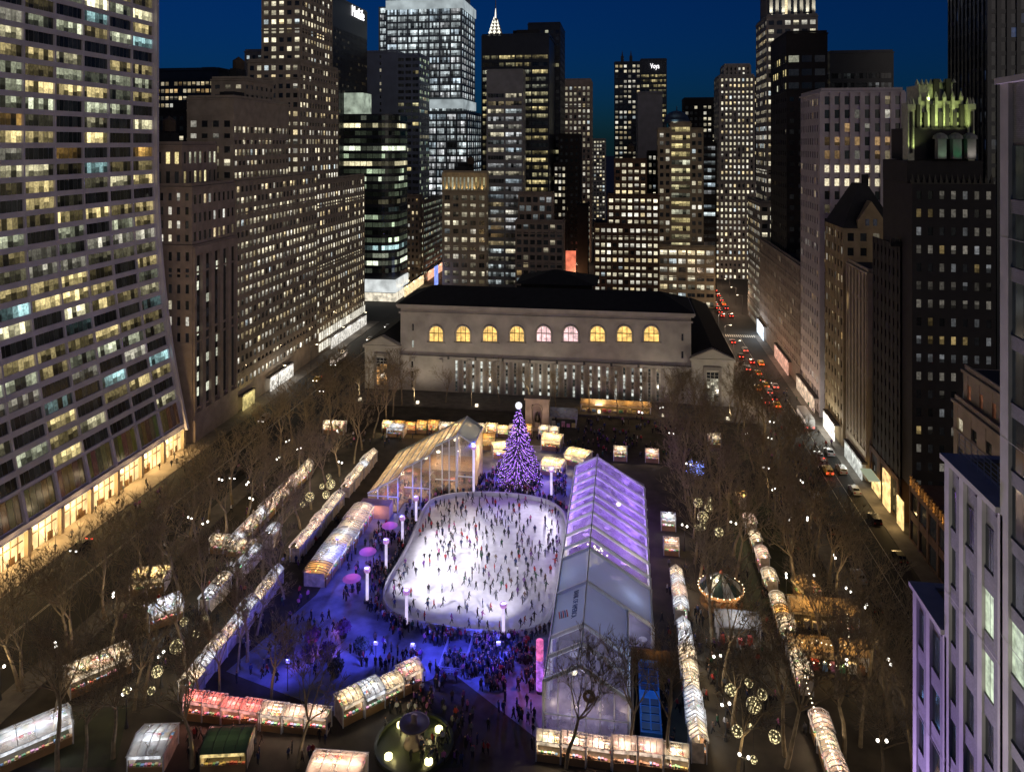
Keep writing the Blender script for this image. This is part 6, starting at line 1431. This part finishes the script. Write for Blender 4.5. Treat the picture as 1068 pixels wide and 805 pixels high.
for i,(y,e) in enumerate(((372,500),(392,500),(415,500),(445,500),(480,500))):
    r = thing('street_lamp', 'single tall street lamp on 40th Street beyond the avenue, %s from the near end' % ordw(i), 'street lamp', (56.6,y,0), 0, 'tall lamps of 40th Street'); m = MB(); m.tube((0,0,0),(0,0,9),.12,.07,6); m.tube((0,0,9),(-2.2,0,9.3),.06,.05,5); m.obj('pole', M_DKST, r); m = MB(); m.box(-2.6,-1.9,-.2,.2,9.1,9.3); m.obj('lamp_head', m_globe, r); light_point((-2.2,0,8.7),(1,.66,.42),e*5,.2,r)
for i,y in enumerate((238,262,286,310,330)):
    r = thing('street_lamp', 'single tall street lamp on 40th Street along the library, %s from the near end' % ordw(i), 'street lamp', (40.4,y,0), 0, 'tall lamps of 40th Street'); m = MB(); m.tube((0,0,0),(0,0,9),.12,.07,6); m.tube((0,0,9),(2.2,0,9.3),.06,.05,5); m.obj('pole', M_DKST, r); m = MB(); m.box(1.9,2.6,-.2,.2,9.1,9.3); m.obj('lamp_head', m_globe, r); light_point((2.2,0,8.7),(1,.74,.5),2600,.2,r)
for i,y in enumerate((232,258,284,310)):
    r = thing('street_lamp', 'single tall street lamp on 42nd Street by the limestone block, %s from the near end' % ordw(i), 'street lamp', (-112.2,y,0), 0, 'tall lamps of 42nd Street'); m = MB(); m.tube((0,0,0),(0,0,9),.12,.07,6); m.tube((0,0,9),(2.2,0,9.3),.06,.05,5); m.obj('pole', M_DKST, r); m = MB(); m.box(1.9,2.6,-.2,.2,9.1,9.3); m.obj('lamp_head', m_globe, r); light_point((2.2,0,8.7),(1,.72,.42),500,.2,r)
for i,y in enumerate((378,410,450,500)):
    r = thing('street_lamp', 'single tall street lamp in the middle street behind the library, %s from the near end' % ordw(i), 'street lamp', (-30,y,0), 0, 'tall lamps of the middle street'); m = MB(); m.tube((0,0,0),(0,0,9),.12,.07,6); m.tube((0,0,9),(2.2,0,9.3),.06,.05,5); m.obj('pole', M_DKST, r); m = MB(); m.box(1.9,2.6,-.2,.2,9.1,9.3); m.obj('lamp_head', m_globe, r); light_point((2.2,0,8.7),(1,.62,.4),3000,.2,r)

# ============================================================ PEOPLE
m_coat = mat('coat', (.5,.5,.5), .8, objcol=True); m_trs = mat('trousers', (.016,.016,.022), .9); m_skin = mat('skin', (.42,.25,.17), .6); m_hair = mat('hair', (.02,.014,.01), .8)
def person_mesh(pose, sub, nm):
    P = {}
    def v(n, x, y, z, r): P[n] = (x,y,z,r)
    if pose == 'glide':   # leaning forward, one leg back
        J = [(0,0,.92,.15,.12),(0,.05,1.15,.15,.11),(0,.12,1.38,.17,.11),(0,.15,1.50,.06,.06),(0,.18,1.60,.085,.1),(0,.19,1.72,.085,.095),
             (-.1,0,.86,.09,.09),(-.11,.12,.5,.075,.075),(-.11,.02,.1,.05,.05),(-.11,.16,.03,.05,.04),
             (.1,-.02,.86,.09,.09),(.14,-.18,.5,.075,.075),(.2,-.5,.22,.05,.05),(.22,-.45,.1,.05,.04),
             (-.2,.1,1.36,.065,.065),(-.36,-.02,1.12,.055,.055),(-.48,.16,.98,.042,.042),
             (.2,.1,1.36,.065,.065),(.34,.22,1.12,.055,.055),(.36,.42,1.02,.042,.042)]
    elif pose == 'arms':
        J = [(0,0,.92,.15,.12),(0,0,1.15,.15,.11),(0,.02,1.38,.17,.11),(0,.02,1.50,.06,.06),(0,.03,1.60,.085,.1),(0,.03,1.72,.085,.095),
             (-.1,0,.86,.09,.09),(-.14,.05,.5,.075,.075),(-.18,0,.1,.05,.05),(-.18,.14,.03,.05,.04),
             (.1,0,.86,.09,.09),(.16,.05,.5,.075,.075),(.2,-.1,.1,.05,.05),(.2,.04,.03,.05,.04),
             (-.2,.02,1.38,.065,.065),(-.44,.05,1.26,.055,.055),(-.66,.1,1.2,.042,.042),
             (.2,.02,1.38,.065,.065),(.44,.05,1.24,.055,.055),(.66,.1,1.14,.042,.042)]
    elif pose == 'walk':
        J = [(0,0,.92,.15,.12),(0,.01,1.15,.15,.11),(0,.02,1.38,.17,.11),(0,.02,1.50,.06,.06),(0,.03,1.60,.085,.1),(0,.03,1.72,.085,.095),
             (-.1,0,.86,.09,.09),(-.1,.17,.5,.075,.075),(-.1,.22,.1,.05,.05),(-.1,.36,.04,.05,.04),
             (.1,0,.86,.09,.09),(.1,-.08,.5,.075,.075),(.1,-.32,.14,.05,.05),(.1,-.22,.04,.05,.04),
             (-.2,.02,1.38,.065,.065),(-.26,-.12,1.12,.055,.055),(-.26,-.1,.88,.042,.042),
             (.2,.02,1.38,.065,.065),(.26,.1,1.12,.055,.055),(.24,.26,.94,.042,.042)]
    else:
        J = [(0,0,.92,.15,.12),(0,0,1.15,.15,.11),(0,0,1.38,.17,.11),(0,0,1.50,.06,.06),(0,.01,1.60,.085,.1),(0,.01,1.72,.085,.095),
             (-.1,0,.86,.09,.09),(-.11,.02,.5,.075,.075),(-.11,0,.1,.05,.05),(-.12,.14,.03,.05,.04),
             (.1,0,.86,.09,.09),(.11,.02,.5,.075,.075),(.11,0,.1,.05,.05),(.12,.14,.03,.05,.04),
             (-.2,0,1.38,.065,.065),(-.25,-.02,1.12,.055,.055),(-.2,.16,.98,.042,.042),
             (.2,0,1.38,.065,.065),(.25,-.02,1.12,.055,.055),(.24,.02,.88,.042,.042)]
    E = [(0,1),(1,2),(2,3),(3,4),(4,5),(0,6),(6,7),(7,8),(8,9),(0,10),(10,11),(11,12),(12,13),(2,14),(14,15),(15,16),(2,17),(17,18),(18,19)]
    me = bpy.data.meshes.new(nm+'_cage'); me.from_pydata([j[:3] for j in J], E, []); o = link('person_cage', me)
    o.modifiers.new('skin','SKIN')
    if sub: s = o.modifiers.new('sub','SUBSURF'); s.levels = 1; s.render_levels = 1
    for i, j in enumerate(J): me.skin_vertices[0].data[i].radius = (j[3],j[4])
    me.skin_vertices[0].data[0].use_root = True
    dg = bpy.context.evaluated_depsgraph_get(); out = bpy.data.meshes.new_from_object(o.evaluated_get(dg)); out.name = nm; bpy.data.objects.remove(o)
    out.materials.clear()
    for m in (m_coat,m_trs,m_skin,m_hair): out.materials.append(m)
    hy = J[4][1]
    for p in out.polygons:
        c = p.center
        if c.z > 1.53: p.material_index = 3 if (c.z > 1.70 or c.y < hy-.015) else 2
        elif c.z < .84 and abs(c.x) < .24 or c.z < .6: p.material_index = 1
        else: p.material_index = 0
        p.use_smooth = True
    return out
POSES = {k: person_mesh(k, True, 'figure_'+k) for k in ('glide','arms','walk','stand')}
LOWP = {k: person_mesh(k, False, 'figure_low_'+k) for k in ('walk','stand')}
COATS = [('black',(.012,.012,.016),9),('navy',(.02,.03,.09),4),('grey',(.12,.12,.13),3),('purple',(.12,.04,.18),2),('red',(.35,.03,.03),2),('brown',(.10,.06,.04),2),('white',(.6,.6,.62),1),('green',(.03,.09,.05),1),('pink',(.5,.15,.3),1)]
def coat(rr):
    t = rr.random()*sum(c[2] for c in COATS)
    for c in COATS:
        t -= c[2]
        if t <= 0: return c
    return COATS[0]
PEOPLE = []
def person(x,y,z,rz,pose,ct,zone,group):
    o = link('person', POSES[pose]); o.location = (x,y,z); o.rotation_euler = (0,0,rz); s = rnd.uniform(.94,1.06); o.scale = (s,s,s); o.color = (*ct[1],1); o['category'] = 'person'; o['group'] = group
    PEOPLE.append((o,zone,ct[0],pose)); return o
rr = random.Random(21); xs = [p[0] for p in ICE]; ysx = [p[1] for p in ICE]; ICEi = offset(ICE,-.8); got = []
tries = 0
while len(got) < 215 and tries < 6000:
    tries += 1; x, y = rr.uniform(min(xs),max(xs)), rr.uniform(min(ysx),max(ysx))
    cl = mnoise.noise(Vector((x*.13,y*.13,3.1)))
    if rr.random() > .5+cl*1.1: continue
    if not inpoly(x,y,ICEi) or any((x-a)**2+(y-b_)**2 < 1.0 for a,b_ in got): continue
    got.append((x,y))
for x,y in got:
    cx, cyy = x-ICEC[0], y-ICEC[1]; dirn = math.atan2(cx,-cyy)*1+rr.gauss(0,.5)
    zx = 'left' if cx < -4.5 else ('right' if cx > 4.5 else 'middle'); zy = 'far' if cyy > 9 else ('near' if cyy < -9 else 'central')
    person(x,y,.12,math.atan2(cyy,cx)+rr.gauss(0,.5),rr.choice(['glide','arms','walk','stand','glide','stand','walk']),coat(rr),'%s %s ice' % (zy,zx),'skaters on the ice')
# crowd : the 105 nearest as people, the rest one mass
def band(px0,px1,py0,py1,n,dens=None):
    out = []; k = 0
    while len(out) < n and k < n*60:
        k += 1; px, py = rr.uniform(px0,px1), rr.uniform(py0,py1); x,y = G(px,py)
        if inpoly(x,y,offset(ICE,.7)): continue
        if mnoise.noise(Vector((x*.25,y*.25,7))) < -.18+.2*rr.random(): continue
        out.append((x,y))
    return out
near = band(452,560,666,722,230)+band(415,455,652,690,26)+band(410,470,715,800,36)+band(195,345,762,800,40)+band(480,560,720,800,30)
rim = []
o3 = offset(ICE,1.0)
for i in range(len(o3)):
    a, b_ = o3[i], o3[(i+1)%len(o3)]; L = math.hypot(b_[0]-a[0],b_[1]-a[1])
    t = rr.random()*.5
    while t < L:
        f = t/L; w_ = abs(rr.gauss(0,.8)); vx, vy = (b_[1]-a[1])/L, -(b_[0]-a[0])/L
        x, y = a[0]+(b_[0]-a[0])*f, a[1]+(b_[1]-a[1])*f; sx, sy = x-ICEC[0], y-ICEC[1]; sl = math.hypot(sx,sy)
        if x < -12.5 or y < 125: rim.append((x+sx/sl*w_,y+sy/sl*w_))
        t += rr.uniform(.35,1.1)
far = band(500,590,487,515,150)+band(385,440,500,640,110)+band(345,400,540,640,60)+band(440,500,500,514,40)+band(330,430,640,700,40)+band(600,720,440,480,60)+band(360,500,452,468,40)+band(690,760,580,780,50)+band(770,860,560,790,60)+band(200,330,560,720,60)+band(500,590,487,515,120)+band(560,720,436,478,110)+band(800,870,400,560,110)+band(690,760,640,800,50)+band(130,330,480,700,110)+band(400,500,690,800,60)+band(440,590,508,520,50)
near.sort(key=lambda p: dep(*p))
ind = near[:86]; mass = near[86:]+rim+far
ind = ind[:64]; mass = near[64:]+rim+far
for x,y in ind:
    pr = proj((x,y,0)); zone = '%s' % ('left of the fountain' if pr[0] < 400 and pr[1] > 740 else 'round the fountain' if pr[1] > 715 and pr[0] < 475 else 'left of the pavilion' if pr[1] > 715 else 'below the near ice edge')
    person(x,y,.01,rr.uniform(0,6.28),rr.choice(['walk','stand','stand']),coat(rr),zone,'visitors in the near crowd')
for i in range(19):
    t = rr.random(); y = 118+t*64; x = -115.2+rr.uniform(-1.2,3.2); person(x,y,.13,rr.choice([0,R(180)])+rr.gauss(0,.3),'walk',COATS[rr.choice([0,0,0,2,5])],'before the glowing shopfront','walkers before the glowing shopfront')
k_ = 0; extra = []
while len(extra) < 70 and k_ < 4000:
    k_ += 1; x, y = rr.uniform(min(xs),max(xs)), rr.uniform(ICEC[1]-8,max(ysx))
    if inpoly(x,y,ICEi) and all((x-a)**2+(y-b_)**2 > .8 for a,b_ in got+extra): extra.append((x,y))
mass += extra
V = []; F = []; MI = []
cols = [(m_c, mat('crowd_coat_'+n, c, .85)) for m_c,(n,c,_) in enumerate(COATS)]
import numpy as np
lp = {}
for k, me in LOWP.items():
    a = np.empty(len(me.vertices)*3); me.vertices.foreach_get('co',a); lp[k] = (a.reshape(-1,3),[tuple(p.vertices) for p in me.polygons],[p.material_index for p in me.polygons])
base = 0
for x,y in mass:
    a, fs, ms = lp[rr.choice(['walk','stand'])]; t = rr.uniform(0,6.28); c_, s_ = math.cos(t), math.sin(t); q = a.copy(); sc = rr.uniform(.93,1.06)
    q[:,0], q[:,1] = (a[:,0]*c_-a[:,1]*s_)*sc+x, (a[:,0]*s_+a[:,1]*c_)*sc+y; q[:,2] = a[:,2]*sc+(.12 if inpoly(x,y,ICE) else .01)
    V.append(q); ci = 3+[n for n,_,_ in COATS].index(coat(rr)[0])
    for f, mi in zip(fs,ms): F.append(tuple(base+i for i in f)); MI.append(ci if mi == 0 else mi-1)
    base += len(a)
me = bpy.data.meshes.new('crowd'); me.from_pydata(np.concatenate(V).tolist(), [], F)
for m in (m_trs,m_skin,m_hair): me.materials.append(m)
for _, m in cols: me.materials.append(m)
me.polygons.foreach_set('material_index', MI); me.update(); stuff(link('crowd', me))
# labels of the people
cell = {}
PW = {'glide':'gliding','arms':'arms out','walk':'striding','stand':'upright'}
for o,zone,cn,pose in PEOPLE: cell.setdefault((cn,pose,zone),[]).append(o)
for (cn,pose,zone), lst in cell.items():
    lst.sort(key=lambda o: proj(o.location)[0])
    for k, o in enumerate(lst): o['label'] = 'person in %s coat, %s, %s' % (cn,PW[pose],zone) + (', %s from left' % ordw(k) if len(lst) > 1 else '')

# final check on labels
seen = {}
for o in C.objects:
    if o.parent is None and o.get('label'): seen.setdefault(o['label'],[]).append(o.name)
for l, ns in seen.items():
    if len(ns) > 1: print('DUPLICATE', l, ns)
    if len(__import__('re').findall(r"[A-Za-z0-9][A-Za-z0-9'-]*", l)) > 16: print('LONG', len(l.split()), l)
print('objects', len(C.objects))
